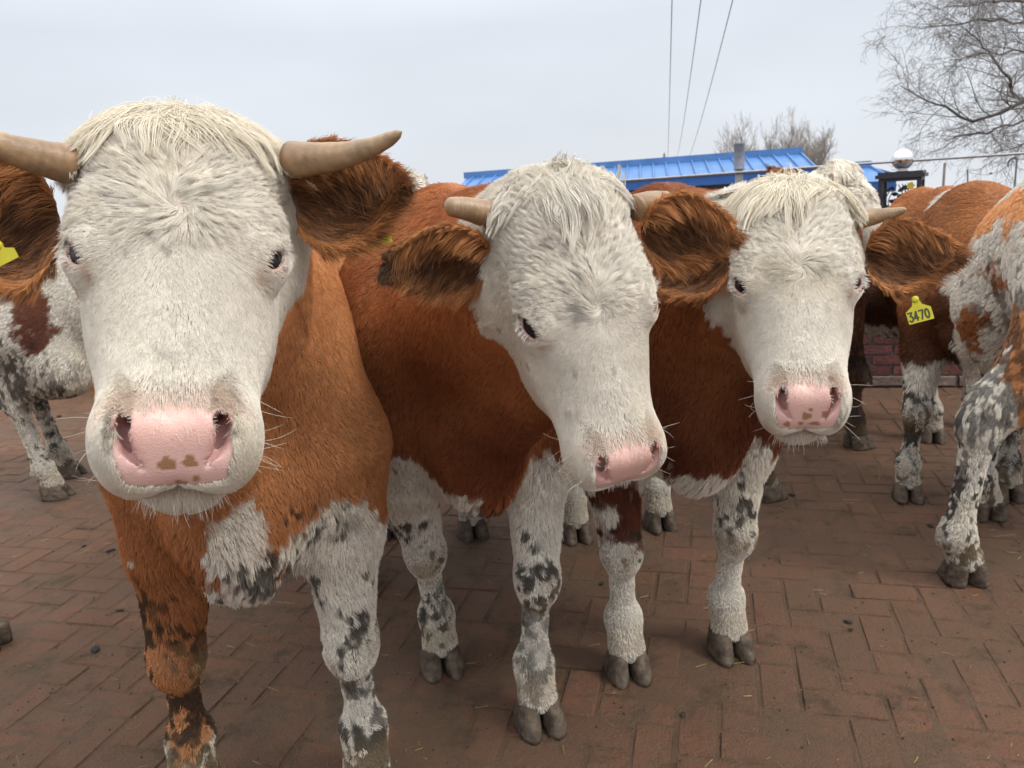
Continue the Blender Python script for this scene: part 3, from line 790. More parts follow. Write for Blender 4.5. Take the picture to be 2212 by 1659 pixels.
    def build_eyes(c, lashes=True, lash_sides=(1, -1)):
        for sg in (1, -1):
            ctr = c.hW((EYE[0]*sg*c.hw, EYE[1], EYE[2])); r = EYER*c.hs*.985
            V, Fc = [], []
            n1, n2 = 16, 24
            for i in range(n1+1):
                for j in range(n2):
                    a = math.pi*i/n1; b = 2*math.pi*j/n2
                    V.append(ctr+r*np.array([math.sin(a)*math.cos(b), math.sin(a)*math.sin(b), math.cos(a)]))
            for i in range(n1):
                for j in range(n2): Fc.append((i*n2+j, (i+1)*n2+j, (i+1)*n2+(j+1) % n2, i*n2+(j+1) % n2))
            mesh_obj('eye', V, Fc, M_eye, c.root)
            if lashes and sg in lash_sides:
                rng = c.rng; k = 34
                o = nrm(np.array([[EO[0]*sg, EO[1], EO[2]]]))[0]; la = np.array([-.30*sg, .36, -.88]); la = la-(la@o)*o; la /= np.linalg.norm(la)
                sh = np.cross(o, la)*(-1 if sg > 0 else 1)
                if sh[0]*sg < 0: sh = -sh
                # lashes sit on the upper, outer lid
                t = rng.uniform(-1, .45, k); e0 = np.array([EYE[0]*sg*c.hw, EYE[1], EYE[2]])
                ang = rng.normal(size=k)*.06
                upv = np.array([0, 0, 1.0]); upv = upv-(upv@o)*o; upv /= np.linalg.norm(upv)
                dn = -sh if (sh@np.array([sg*1.0, 0, .4])) > 0 else sh
                base = e0+o*.0215+la*(t*.0185)[:, None]+(-dn)*((.0095*np.sqrt(np.clip(1-t*t, 0, 1))+.001))[:, None]
                P_ = np.empty((k, 5, 3)); P_[:, 0] = base
                LL = rng.uniform(.010, .021, k); d0 = nrm(o*.75+np.array([sg*.35, -.15, -.15])+la*t[:, None]*.2+rng.normal(size=(k, 3))*.14)
                for j in range(4): P_[:, j+1] = P_[:, j]+nrm(d0+np.array([0, 0, -.75])*(j/3))*(LL/4)[:, None]
                P_ = c.hW(P_.reshape(-1, 3)).reshape(k, 5, 3)
                curves_obj('eyelashes', P_, np.tile(np.array([.78, .74, .68]), (k, 1)), .00028*max(.9, depth_of(c.Hp)), M_fur, c.root)
    def build_horn(c, sg, pts, r0, r1, blunt=False):
        path = c.hW(bez(pts, 26)); t = np.linspace(0, 1, 26)
        r = (r0+(r1-r0)*t**1.1)*c.hs
        k = t > .88; r[k] *= np.sqrt(np.clip(1-((t[k]-.88)/.12)**2*.985, 0, 1))
        r = r*(1+.012*np.sin(t*60)+.01*np.sin(t*23))
        V, Fc = tube(path, r, 20)
        tt = np.repeat(t, 20)[:, None]; base = np.array([.36, .215, .110]); mid = base; tip = np.array([.42, .29, .165])
        col = base*(1-tt)+tip*tt
        col = col*(.93+.09*np.sin(np.repeat(t, 20)*85+np.tile(np.sin(np.arange(20)*.63), 26)*.8))[:, None]
        col = col*(.75+.5*fbm(np.stack([np.repeat(t*9, 20), np.tile(np.arange(20)*.9, 26), 0*np.repeat(t, 20)], 1), 1, c.seed)[:, None])
        mesh_obj('horn', V, Fc, M_horn, c.root, col)
    def build_ear(c, base, tip, opening, width, n=9000, droop=.0, inner=(.115, .052, .026), rim=(.44, .19, .07), curlt=.3, long=.048, dark_tip=.0, rolled=.5, outer=None):
        """leaf shaped cupped ear; base, tip, opening given in head coordinates"""
        rng = c.rng; hs = c.hs; B = c.hW(base); T = c.hW(tip); L = np.linalg.norm(T-B); ax = (T-B)/L
        op = c.HM@np.array(opening, float); op = op-(op@ax)*ax; op /= np.linalg.norm(op); sd_ = np.cross(ax, op)
        nu, nv = 30, 22; W = width*hs
        def surf(u, v, side):
            # u along 0..1, v across -1..1
            prof = np.sin(np.clip(u, 0, 1)**.72*math.pi*.93+.10)**.75
            wv = W*.5*prof*(1-.0*u)
            ang = v*(1.15-.60*u)
            r_ = wv/np.maximum(np.sin(1.15-.60*u), .3)
            xx = r_*np.sin(ang); yy = r_*(1-np.cos(ang))                 # a trough, open towards 'op'
            p = B+ax*(u*L)[:, None]+sd_*(xx)[:, None]+op*(yy)[:, None]
            p = p+op*((-.02*np.sin(u*math.pi)+curlt*.06*u**2)*hs)[:, None]
            p = p+np.array([0, 0, -1.0])*(droop*u**2*.06)[:, None]
            p = p+op*((side*.0028)*hs*np.sqrt(np.clip(1-np.abs(v)**3, 0, 1))*(1-u**4))[:, None]
            return p
        V = []; Fc = []; C_ = []
        for s_i, side in enumerate((1, -1)):
            U_, V_ = np.meshgrid(np.linspace(0, 1, nu), np.linspace(-1, 1, nv), indexing='ij')
            V.append(surf(U_.ravel(), V_.ravel(), side))
            icol = np.array(inner)*1.2; ocol = np.array(rim)*.6
            C_.append(np.tile(icol if side > 0 else ocol, (nu*nv, 1)))
            for i in range(nu-1):
                for j in range(nv-1):
                    o = s_i*nu*nv; f = (o+i*nv+j, o+(i+1)*nv+j, o+(i+1)*nv+j+1, o+i*nv+j+1)
                    Fc.append(f if side < 0 else f[::-1])
        V = np.concatenate(V); ear = mesh_obj('ear', V, Fc, M_skin, c.root, np.concatenate(C_))
        # hair: outside lies towards the tip; inside long strands from base and lower edge; fringe at the rim
        def tan_u(u, v, side):
            e_ = .01; return nrm(surf(u+e_, v, side)-surf(u-e_, v, side))
        def nor(u, v, side):
            e_ = .01; a = surf(u+e_, v, side)-surf(u-e_, v, side); b = surf(u, v+e_, side)-surf(u, v-e_, side)
            m_ = nrm(np.cross(a, b)); 
            return m_*np.sign((m_*op).sum(1, keepdims=True)+1e-9)*(1 if side > 0 else -1)
        rim = np.array(rim, float); inner = np.array(inner, float)
        parts = []; cols = []
        for kind, frac in (('out', .36), ('in', .46), ('rim', .18)):
            k = int(n*frac); u = rng.random(k)**.9; v = rng.uniform(-1, 1, k)
            side = -1 if kind == 'out' else 1
            if kind == 'rim': v = np.where(rng.random(k) < .5, -1, 1)*rng.uniform(.80, 1.0, k)
            u = np.clip(u, .02, .97)
            p = surf(u, v, side); nn = nor(u, v, side); tt = tan_u(u, v, side)
            e_ = .01; acr = nrm(surf(u, v+e_, side)-surf(u, v-e_, side))*np.sign(v)[:, None]
            if kind == 'out': d0 = tt+nn*.25+acr*.35; LL = .020; cl = rim
            elif kind == 'in': d0 = tt*.75+nn*.28-acr*.10+np.array([0, 0, -.45]); LL = long; cl = inner
            else: d0 = tt*.9+acr*.42+nn*.1; LL = .024; cl = rim*1.05
            d0 = nrm(d0+rng.normal(size=(k, 3))*.16)
            LL = LL*hs*rng.uniform(.6, 1.25, k); S_ = 6; P_ = np.empty((k, S_+1, 3)); P_[:, 0] = p
            for j in range(S_): P_[:, j+1] = P_[:, j]+nrm(d0+np.array([0, 0, -.55])*(j/S_)*(1.0 if kind != 'out' else .4))*(LL/S_)[:, None]
            P_, g = clump(P_, p, 11, .62 if kind != 'out' else .45, rng, wave=.003*hs, wfreq=.8)
            tvv = hash3(g, g*0, g*0, 8)[:, None]
            cc = np.tile(cl, (k, 1))
            if kind == 'in':
                mixr = np.clip(np.abs(v)**2.2*.9+tvv[:, 0]*.40-.08, 0, 1)[:, None]; cc = cc*(1-mixr)+rim*mixr
            dt = sstep(u, .80, .98)[:, None]*dark_tip; cc = cc*(1-dt)+np.array([.03, .025, .02])*dt
            cc = cc*(.7+.5*rng.random((k, 1)))*(.75+.5*tvv)
            parts.append(P_); cols.append(cc)
        curves_obj('ear_hair', np.concatenate(parts), np.clip(np.concatenate(cols), 0, .85), .00034*max(.9, depth_of(c.Hp)), M_fur, ear)
        return surf, ear, op, ax, sd_
    def build_hooves(c, which=(0, 1, 2, 3)):
        for i in which:
            f = c.feetL[i]; yaw = c.hoof_yaw[i] if hasattr(c, 'hoof_yaw') else 0
            cs, sn = math.cos(yaw), math.sin(yaw)
            b = Bag()
            for sg in (1, -1):
                v, Fc = claw(sg); v = v*np.array([1.0, 1.0, .93])
                v[:, 0] += sg*.0012*np.clip(v[:, 1]/.06, 0, 1.3)
                rot = np.stack([v[:, 0]*cs-v[:, 1]*sn, v[:, 0]*sn+v[:, 1]*cs, v[:, 2]], 1)
                b.add(c.toW(rot+np.array([f[0], f[1]+.004, 0])), Fc)
            b.obj('hoof', M_hoof, c.root, True)

m, n_, l_, b_ = new_mat('bare pink nose')
a_ = n_.new('ShaderNodeAttribute'); a_.attribute_name = 'col'
l_.new(a_.outputs['Color'], b_.inputs['Base Color'])
b_.inputs['Roughness'].default_value = .32; b_.inputs['Specular IOR Level'].default_value = .5
b_.inputs['Subsurface Weight'].default_value = .15; b_.inputs['Subsurface Radius'].default_value = (.01, .004, .003); b_.inputs['Subsurface Scale'].default_value = .6
t_ = n_.new('ShaderNodeTexVoronoi'); t_.inputs['Scale'].default_value = 420
tcc = n_.new('ShaderNodeTexCoord'); l_.new(tcc.outputs['Object'], t_.inputs['Vector'])
bp_ = n_.new('ShaderNodeBump'); bp_.inputs['Strength'].default_value = .22; bp_.inputs['Distance'].default_value = .002
l_.new(t_.outputs['Distance'], bp_.inputs['Height']); l_.new(bp_.outputs[0], b_.inputs['Normal'])
M_nosepad = m

#COWS
import os, time
QF = 1.0; ONLY = ''
T0 = time.time()
g2 = lambda u, v: tuple(G(u, v)[:2])
def mid(a, b): return ((a[0]+b[0])/2, (a[1]+b[1])/2)

# cow in the left foreground
def cow_a():
    fr, fl = g2(428, 1735), g2(800, 1712)
    c = Cow('large horned cow with hairy white face and red coat, nearest on the left', (mid(fr, fl)[0]+.035, mid(fr, fl)[1]), (.10, -1),
            [fr, fl, (-.98, 2.75), (-.60, 2.62)], ((-.41, 1.02, 1.307), (.303, -.746, .594), (-.092, .597, .797)),
            s=1.04, hs=1.08, muz=1.04, hw=.98, bw=.73, pw=1.38, seed=3, hv=.0125, bh=.0135, neck_r=(.25, .15), legs_white=.64,
            whorl=.035, counts=(int(230000*QF), int(300000*QF)), nose_spots=[(.007, -.192, .0095, 1.15), (-.0145, -.190, .0072, .9), (-.019, -.214, .004, .7), (-.004, -.226, .006, .6)],
            white=[(.0, .34, .55, .12), (.03, .38, .76, .035, (1, 1, 1.6)), (-.19, .10, .66, .13), (.13, .2, .64, .06, (1, 1, 1.6)), (.0, .3, .90, .05)],
            leg_brown=[(.20, .0, .43, .16)], mudboost=[(-.06, .20, .62, .06, .9), (.15, .0, .42, .07, .7), (.14, .0, .26, .07, .8)], mud=.50)
    c.leg_brown = [(c.feetL[0][0], c.feetL[0][1], .45, .17)]
    c.white = [(*c.lp(505, 1160, 1.35), .042, (1, 3, 1.7)), (*c.lp(520, 1310, 1.42), .062, (1.1, 2.5, .7)), (*c.lp(715, 1165, 1.62), .09, (1.1, 2.4, 1.1)), (*c.lp(372, 1190, 1.5), .032, (1, 3, 1.8))]
    c.brownp = [(*c.lp(375, 1190, 1.55), .11, (1, 1.6, 1.3))]; c.white.pop(); f0, f1 = c.feetL[:2]
    c.mudboost = list(c.mudboost)+[(f1[0], f1[1], .29, .065, .9), (f0[0], f0[1], .22, .06, .85), (f1[0]-.04, f1[1], .20, .05, .8)]
    c.build_body(); print('A body', len(c.V), time.time()-T0)
    c.build_fur(); c.build_forelock(int(9000*QF), [(-.09, .09, -.085, .205, (0, .25, .7), 1.6, .05), (-.095, .015, -.075, .215, (-.95, .28, .25), 4.2, .125), (-.015, .095, -.075, .215, (.95, .28, .20), 4.2, .125), (-.06, .02, -.06, .205, (-.75, .7, -.1), 1.8, .13), (-.02, .06, -.06, .205, (.7, .7, -.1), 1.8, .12), (-.02, .03, -.05, .20, (.15, .9, -.5), .5, .10)], col=CREAM*.55+WHITE*.5)
    c.build_whiskers(24); c.build_eyes(); c.build_hooves()
    c.build_horn(-1, [c.px(630, 345, 1.15), c.px(720, 345, 1.12), c.px(800, 330, 1.09), c.px(868, 284, 1.05)], .0245, .0065)
    c.build_horn(1, [c.px(150, 355, 1.06), c.px(60, 335, 1.02), c.px(-30, 315, .98), c.px(-120, 250, .95)], .025, .008)
    e1 = c.build_ear(c.px(640, 450, 1.20), c.px(868, 395, 1.18), (-.15, .9, -.30), .150, n=int(20000*QF))
    nv = nrm(np.array([CAMP-P(1990, 670, 1.57)]))[0]
    ear_tag(e1[1], c, P(808, 498, 1.20), (.95, .2, .25), (-.2, .1, 1), (-.1, -1, .1), .045, .05)
    e2 = c.build_ear(c.px(132, 490, 1.10), c.px(-110, 500, 1.06), (.15, .9, -.30), .17, n=int(13000*QF))
    ear_tag(e2[1], c, P(6, 552, 1.05), (.93, -.1, .35), (-.35, .1, .9), (.1, -1, .1), .040, .022)
    print('A', time.time()-T0)
    return c
def cow_b():
    fr, fl = g2(955, 1438), g2(1165, 1558)
    c = Cow('cow with white face turned sideways and short blunt horns, middle of the front row', mid(fr, fl), (.22, -1),
            [fr, fl, (-.54, 3.06), (-.20, 3.0)], ((.142, 1.226, 1.149), (.235, -.945, .225), (-.150, .190, .970)),
            s=1.0, hs=1.0, muz=1.0, hw=.93, pw=1.2, seed=11, hv=.013, bh=.0135, neck_r=(.23, .14), legs_white=.68, hb=1.03,
            whorl=.0, counts=(int(190000*QF), int(270000*QF)), white=[(0, .18, .62, .08), (.13, .10, .70, .09), (-.12, .1, .68, .07)], mud=.36,
            br=dict(hi=np.array([.52, .20, .072]), lo=np.array([.155, .042, .018])))
    f0, f1 = c.feetL[:2]; c.mudboost = [(f0[0]-.03, f0[1], .26, .062, .8), (f1[0]+.03, f1[1], .27, .060, .7), (f1[0]+.04, f1[1], .17, .05, .7)]
    c.brownp = [(*c.lp(1095, 1040, 1.8), .06, (1, 2, 1.5))]
    c.white += [(*c.lp(955, 455, 2.35), .028, (2.2, 2.2, 1.2)), (*c.lp(925, 475, 2.3), .024, (1.6, 2, 1.2)), (*c.lp(990, 436, 2.4), .026, (1.6, 2, 1.0))]
    c.build_body(); c.build_fur()
    c.build_forelock(int(6000*QF), [(-.085, .085, -.085, .205, (0, .3, .6), 2.5, .05), (-.085, .01, -.075, .21, (-.9, .4, .1), 3, .075), (-.01, .085, -.075, .21, (.9, .4, .1), 3, .075), (-.035, .035, -.055, .20, (0, .9, -.5), 1.5, .09)], col=WHITE*.93)
    c.build_whiskers(24); c.build_eyes(True, (1,)); c.build_hooves()
    c.build_horn(1, [c.px(1075, 470, 1.30), c.px(1030, 455, 1.28), c.px(990, 445, 1.27), c.px(962, 447, 1.26)], .024, .014)
    c.build_horn(-1, [c.px(1370, 450, 1.32), c.px(1400, 435, 1.34), c.px(1425, 432, 1.36), c.px(1446, 430, 1.38)], .022, .013)
    c.build_ear(c.px(1055, 560, 1.32), c.px(838, 552, 1.28), (.3, .75, -.5), .125, n=int(14000*QF), dark_tip=.8)
    c.build_ear(c.px(1385, 500, 1.34), c.px(1565, 482, 1.34), (-.2, .8, -.4), .125, n=int(13000*QF))
    print('B', time.time()-T0)
    return c
def cow_c():
    fr, fl = g2(1355, 1450), g2(1575, 1404)
    c = Cow('cow with one pointed horn and number tag in its ear, right of the front row', mid(fr, fl), (.1, -1),
            [fr, fl, g2(1245, 1160), g2(1425, 1135)], ((.55, 1.474, 1.157), (-.165, -.827, .538), (.11, .526, .843)),
            s=1.0, hs=1.0, muz=.98, hw=.93, pw=1.28, seed=23, hv=.013, bh=.0135, neck_r=(.22, .14), legs_white=.62,
            whorl=.005, counts=(int(160000*QF), int(180000*QF)), white=[(0, .26, .56, .12), (-.1, .14, .66, .10)], mud=.05,
            nose_spots=[(.002, -.190, .0085, 1), (-.004, -.176, .004, 1), (-.032, -.188, .007, .7), (.010, -.208, .005, 1), (-.015, -.208, .010, 2.2), (.034, -.21, .006, .8), (.008, -.232, .008, 2), (-.03, -.232, .008, 2)],
            br=dict(hi=np.array([.36, .13, .048]), lo=np.array([.105, .028, .014])))
    c.white += [(*c.lp(1440, 402, 2.5), .07, (1.3, 2.5, .7)), (*c.lp(1470, 990, 2.1), .13, (1.1, 1.5, 1)), (*c.lp(1650, 1000, 2.0), .06, (.9, 1.5, 1.1)), (*c.lp(1420, 935, 2.1), .07, (1, 1.5, 1))]
    c.brownp = [(*c.lp(1590, 950, 1.95), .035, (.7, 2, 2)), (*c.lp(1512, 985, 1.95), .012, (.7, 3, 1.8))]
    c.leg_brown = [(c.feetL[0][0], c.feetL[0][1], .52, .09)]
    c.build_body(); c.build_fur()
    c.build_forelock(int(7000*QF), [(-.08, .08, -.085, .21, (0, .3, .7), 2, .055), (-.03, .03, -.05, .205, (.1, .9, -.3), 1.6, .11), (-.08, .01, -.07, .215, (-.9, .45, .0), 3, .11), (-.01, .08, -.07, .215, (.9, .45, .0), 3.4, .14), (-.05, .05, -.06, .2, (.5, .8, -.2), 1.4, .11)], col=CREAM*.6+WHITE*.4)
    c.build_whiskers(16); c.build_eyes(); c.build_hooves()
    c.build_horn(-1, [c.px(1850, 475, 1.60), c.px(1890, 468, 1.60), c.px(1925, 462, 1.59), c.px(1958, 452, 1.56)], .021, .006)
    c.build_horn(1, [c.px(1600, 470, 1.6), c.px(1570, 465, 1.62), c.px(1540, 458, 1.62), c.px(1520, 445, 1.60)], .020, .007)
    e1 = c.build_ear(c.px(1868, 560, 1.62), c.px(2055, 545, 1.57), (-.2, .8, -.3), .14, n=int(9000*QF))
    nv = nrm(np.array([CAMP-P(1990, 670, 1.57)]))[0]; rv_ = nrm(np.array([Rt*.965+Up*.26]))[0]; rv_ = rv_-(rv_@nv)*nv; uv = np.cross(nv, rv_)*1.0
    ear_tag(e1[1], c, P(1985, 674, 1.57), rv_, uv if uv[2] > 0 else -uv, nv, .046, .040, '3470')
    c.build_ear(c.px(1575, 560, 1.60), c.px(1400, 600, 1.66), (.2, .8, -.3), .13, n=int(6000*QF))
    print('C', time.time()-T0)
    return c
def cow_d():
    O = (1.90, 3.16)
    c = Cow('brown cow with white mark on its shoulders, half hidden by the muddy rump at right', O, (-.28, -1),
            [(1.621, 3.081), (2.0, 3.02), (2.10, 3.79), (2.40, 3.95)], (tuple(P(2190, 690, 2.95)), (.70, -.65, .25), (.05, .3, .93)),
            s=.955, hs=.95, seed=37, hv=.022, bh=.018, neck_r=(.22, .14), legs_white=.60, counts=(6000, 80000), mud=.35, bw=.82,
            br=dict(hi=np.array([.50, .20, .07]), lo=np.array([.06, .020, .011])))
    c.white = [(*c.lp(2075, 425, 3.35), .065, (1.8, 3.0, .7)), (*c.lp(2035, 436, 3.35), .045, (2.0, 3.0, .6)), (*c.lp(1995, 790, 3.0), .06, (.6, 1, 2.4))]
    c.build_body(); c.build_fur(); c.build_hooves(); c.build_eyes(False)
    c.build_forelock(1500, [(-.09, .09, -.07, .21, (0, .8, -.2), 1, .07)], col=WHITE*.95)
    c.build_ear((-.115, -.10, .08), (-.30, -.12, .05), (-.2, .8, -.4), .11, n=1500)
    print('D', time.time()-T0)
def cow_e():
    O = (3.075, 2.56)
    c = Cow('white rumped cow with brown patches and grey muddy thigh, cut off by the right edge', O, (1, .03),
            [(2.80, 2.36), (2.85, 2.76), (1.444, 2.364), (1.80, 2.84)], ((3.75, 2.45, 1.25), (.8, -.2, .5), (-.5, 0, .85)),
            s=1.07, hs=1.0, seed=41, hv=.03, bh=.016, neck_r=(.22, .14), legs_white=.70, counts=(1500, 130000), mud=.34, curly=.45, bw=.9, tail=False)
    c.white = [(.1, -1.2, .8, .75)]
    lp = lambda *a: tuple(c.lp(*a))
    c.brownp = [(*lp(2150, 470, 2.6), .045, (4, 1.1, 2.8)), (*lp(2222, 480, 2.45), .045, (4, .9, 2.4)), (*lp(2138, 590, 2.55), .034, (1.8, 1.2, 1.8)), (*lp(2250, 800, 2.35), .10, (4, .6, 2.0))]
    c.mudboost = [(*lp(2125, 700, 2.45), .13, .62), (*lp(2120, 800, 2.45), .12, .72), (*lp(2110, 880, 2.5), .09, .7), (*lp(2085, 1010, 2.55), .05, .7), (*lp(2095, 1150, 2.6), .10, .97), (*lp(2080, 1200, 2.6), .08, .97)]
    c.hoof_yaw = [0, 0, 1.45, 1.45]; c.hock = .015; c.gask = 1.35
    c.build_body(); c.build_fur(); c.build_hooves(); print('E', time.time()-T0)
def cow_f():
    c = Cow('white and brown cow standing side-on behind the large horned cow at the left edge', (-1.18, 3.95), (1, .0),
            [(-1.15, 3.78), (-1.1, 4.12), (-2.334, 3.774), (-2.45, 4.12)], ((-.435, 3.98, 1.325), (.25, -.75, .6), (-.05, .55, .8)),
            s=1.0, hs=1.0, seed=53, hv=.024, bh=.018, neck_r=(.21, .14), legs_white=.62, counts=(9000, 75000), mud=.5, bw=.9, br=dict(hi=np.array([.22, .075, .035]), lo=np.array([.12, .036, .018])))
    lp = lambda *a: tuple(c.lp(*a))
    c.white = [(.2, -.9, .75, .75)]
    c.brownp = [(*lp(75, 690, 3.7), .10, (1, 1.0, 1.9)), (*lp(45, 590, 3.7), .10, (1, 1.6, 1.2))]
    c.mudboost = [(*lp(40, 830, 3.75), .14, .85), (*lp(0, 800, 3.75), .12, .8), (*lp(85, 870, 3.75), .06, .9)]
    c.build_body(); c.build_fur(); c.build_hooves()
    c.build_forelock(3500, [(-.09, .09, -.09, .212, (0, .5, .4), 2, .07), (-.09, .0, -.07, .21, (-.9, .3, .1), 1, .09), (.0, .09, -.07, .21, (.9, .3, .1), 1, .09)], col=WHITE)
    print('F', time.time()-T0)
def cow_g():
    c = Cow('cow with curly white head standing behind the cow with the number tag', (1.52, 3.90), (.85, .25),
            [(1.705, 3.75), (1.426, 4.0), (1.061, 3.179), (.75, 3.9)], (tuple(P(1885, 430, 3.75)), (.62, -.62, .48), (-.38, .18, .9)),
            s=1.0, hs=1.06, seed=61, hv=.018, bh=.018, neck_r=(.20, .14), legs_white=.10, counts=(40000, 35000), mud=.75, bw=.85,
            br=dict(hi=np.array([.30, .11, .045]), lo=np.array([.13, .045, .022])))
    c.build_body(); c.build_fur(); c.build_hooves(); c.build_eyes()
    c.build_forelock(5000, [(-.09, .09, -.085, .212, (0, .8, .0), 3, .09), (-.09, .0, -.07, .21, (-.9, .5, -.4), 2, .10), (.0, .09, -.07, .21, (.9, .5, -.4), 2, .10)], col=CREAM*.3+WHITE*.7)
    c.build_horn(1, [(.10, -.09, .15), (.12, -.08, .16), (.14, -.06, .17), (.155, -.04, .185)], .017, .009)
    c.build_ear((.105, -.11, .12), tuple(c.px(1668, 372, 3.9)), (.2, .8, -.3), .11, n=2500)
    c.build_ear((-.115, -.11, .08), (-.29, -.15, .06), (-.2, .8, -.3), .11, n=1500)
    print('G', time.time()-T0)
def cow_h():
    c = Cow('cow almost out of the picture at the left edge, only one hind hoof showing', (-3.45, 2.42), (-1, .0),
            [(-3.4, 2.62), (-3.35, 2.24), (-2.15, 2.65), (-1.755, 2.34)], ((-4.25, 2.45, 1.25), (-.8, -.2, .5), (.5, 0, .85)),
            s=.98, hs=1.0, seed=71, hv=.03, bh=.022, neck_r=(.21, .14), legs_white=.5, counts=(800, 14000), mud=.6, bw=.85)
    c.hoof_yaw = [0, 0, 0, 0]
    c.build_body(); c.build_fur(); c.build_hooves(); print('H', time.time()-T0)
def digit_mesh(ch):
    """stroke glyphs in a unit box, drawn as polylines"""
    arc = lambda cx, cy, rx, ry, a0, a1, n=9: [(cx+rx*math.cos(math.radians(a0+(a1-a0)*i/n)), cy+ry*math.sin(math.radians(a0+(a1-a0)*i/n))) for i in range(n+1)]
    return {'3': [[(0, 1), (.9, 1), (.42, .6)]+arc(.45, .3, .48, .31, 70, -150)],
            '4': [[(.62, 0), (.62, 1), (0, .28), (.95, .28)]],
            '7': [[(0, 1), (.95, 1), (.35, 0)]],
            '0': [arc(.48, .5, .45, .5, 90, 450, 20)]}[ch]
def ear_tag(ear, root_c, pos, right, up, nrmv, w_, h_, text=None):
    """yellow plastic flag tag: body with shoulders and neck, round stud above"""
    right, up, nrmv = (np.array(a, float)/np.linalg.norm(a) for a in (right, up, nrmv))
    out = [(-.5, -.5), (.5, -.5), (.5, .12), (.20, .36), (.13, .62), (-.13, .62), (-.20, .36), (-.5, .12)]
    o2 = []
    for i, (x, y) in enumerate(out):                                       # rounded corners
        a, b, d = np.array(out[i-1]), np.array((x, y)), np.array(out[(i+1) % 8])
        for f in (.12, .04): o2.append(b+(a-b)*f)
        o2.append(b*.985+(a+d)/2*.015)
        for f in (.04, .12): o2.append(b+(d-b)*f)
    n = len(o2); b = Bag()
    V = [pos+right*(x*w_)+up*(y*h_)+nrmv*z for z in (.0009, -.0009) for x, y in o2]
    F_ = [tuple(range(n)), tuple(range(2*n-1, n-1, -1))]+[(i, n+i, n+(i+1) % n, (i+1) % n) for i in range(n)]
    b.add(V, F_); t = b.obj('ear_tag', M_tag, ear)
    top = pos+up*(.66*h_); V, F_ = tube([top-nrmv*.005, top-nrmv*.001, top+nrmv*.002, top+nrmv*.004], [.006, .007, .007, .004], 12); bb = Bag(); bb.add(V, F_)
    bb.obj('stud', M_tag, t, True)
    if text:
        b = Bag(); k = len(text); cw = .86*w_/k; chh = .44*h_
        for i, ch in enumerate(text):
            for pl in digit_mesh(ch):
                pts = [pos+right*(-.43*w_+i*cw+x*cw*.74)+up*(-.38*h_+y*chh)+nrmv*.0013 for x, y in pl]
                for j in range(len(pts)-1):
                    d = pts[j+1]-pts[j]; L = np.linalg.norm(d); d = d/L; sd_ = np.cross(nrmv, d)*.0016
                    p0, p1 = pts[j]-d*.0012, pts[j+1]+d*.0012; z = nrmv*(.00004*(j % 3))
                    b.add([p0-sd_+z, p1-sd_+z, p1+sd_+z, p0+sd_+z], [(0, 1, 2, 3)])
        b.obj('number', M_ink, t)
for k, f in (('a', cow_a), ('b', cow_b), ('c', cow_c), ('d', cow_d), ('e', cow_e), ('f', cow_f), ('g', cow_g), ('h', cow_h)):
    if not ONLY or k in ONLY: f()
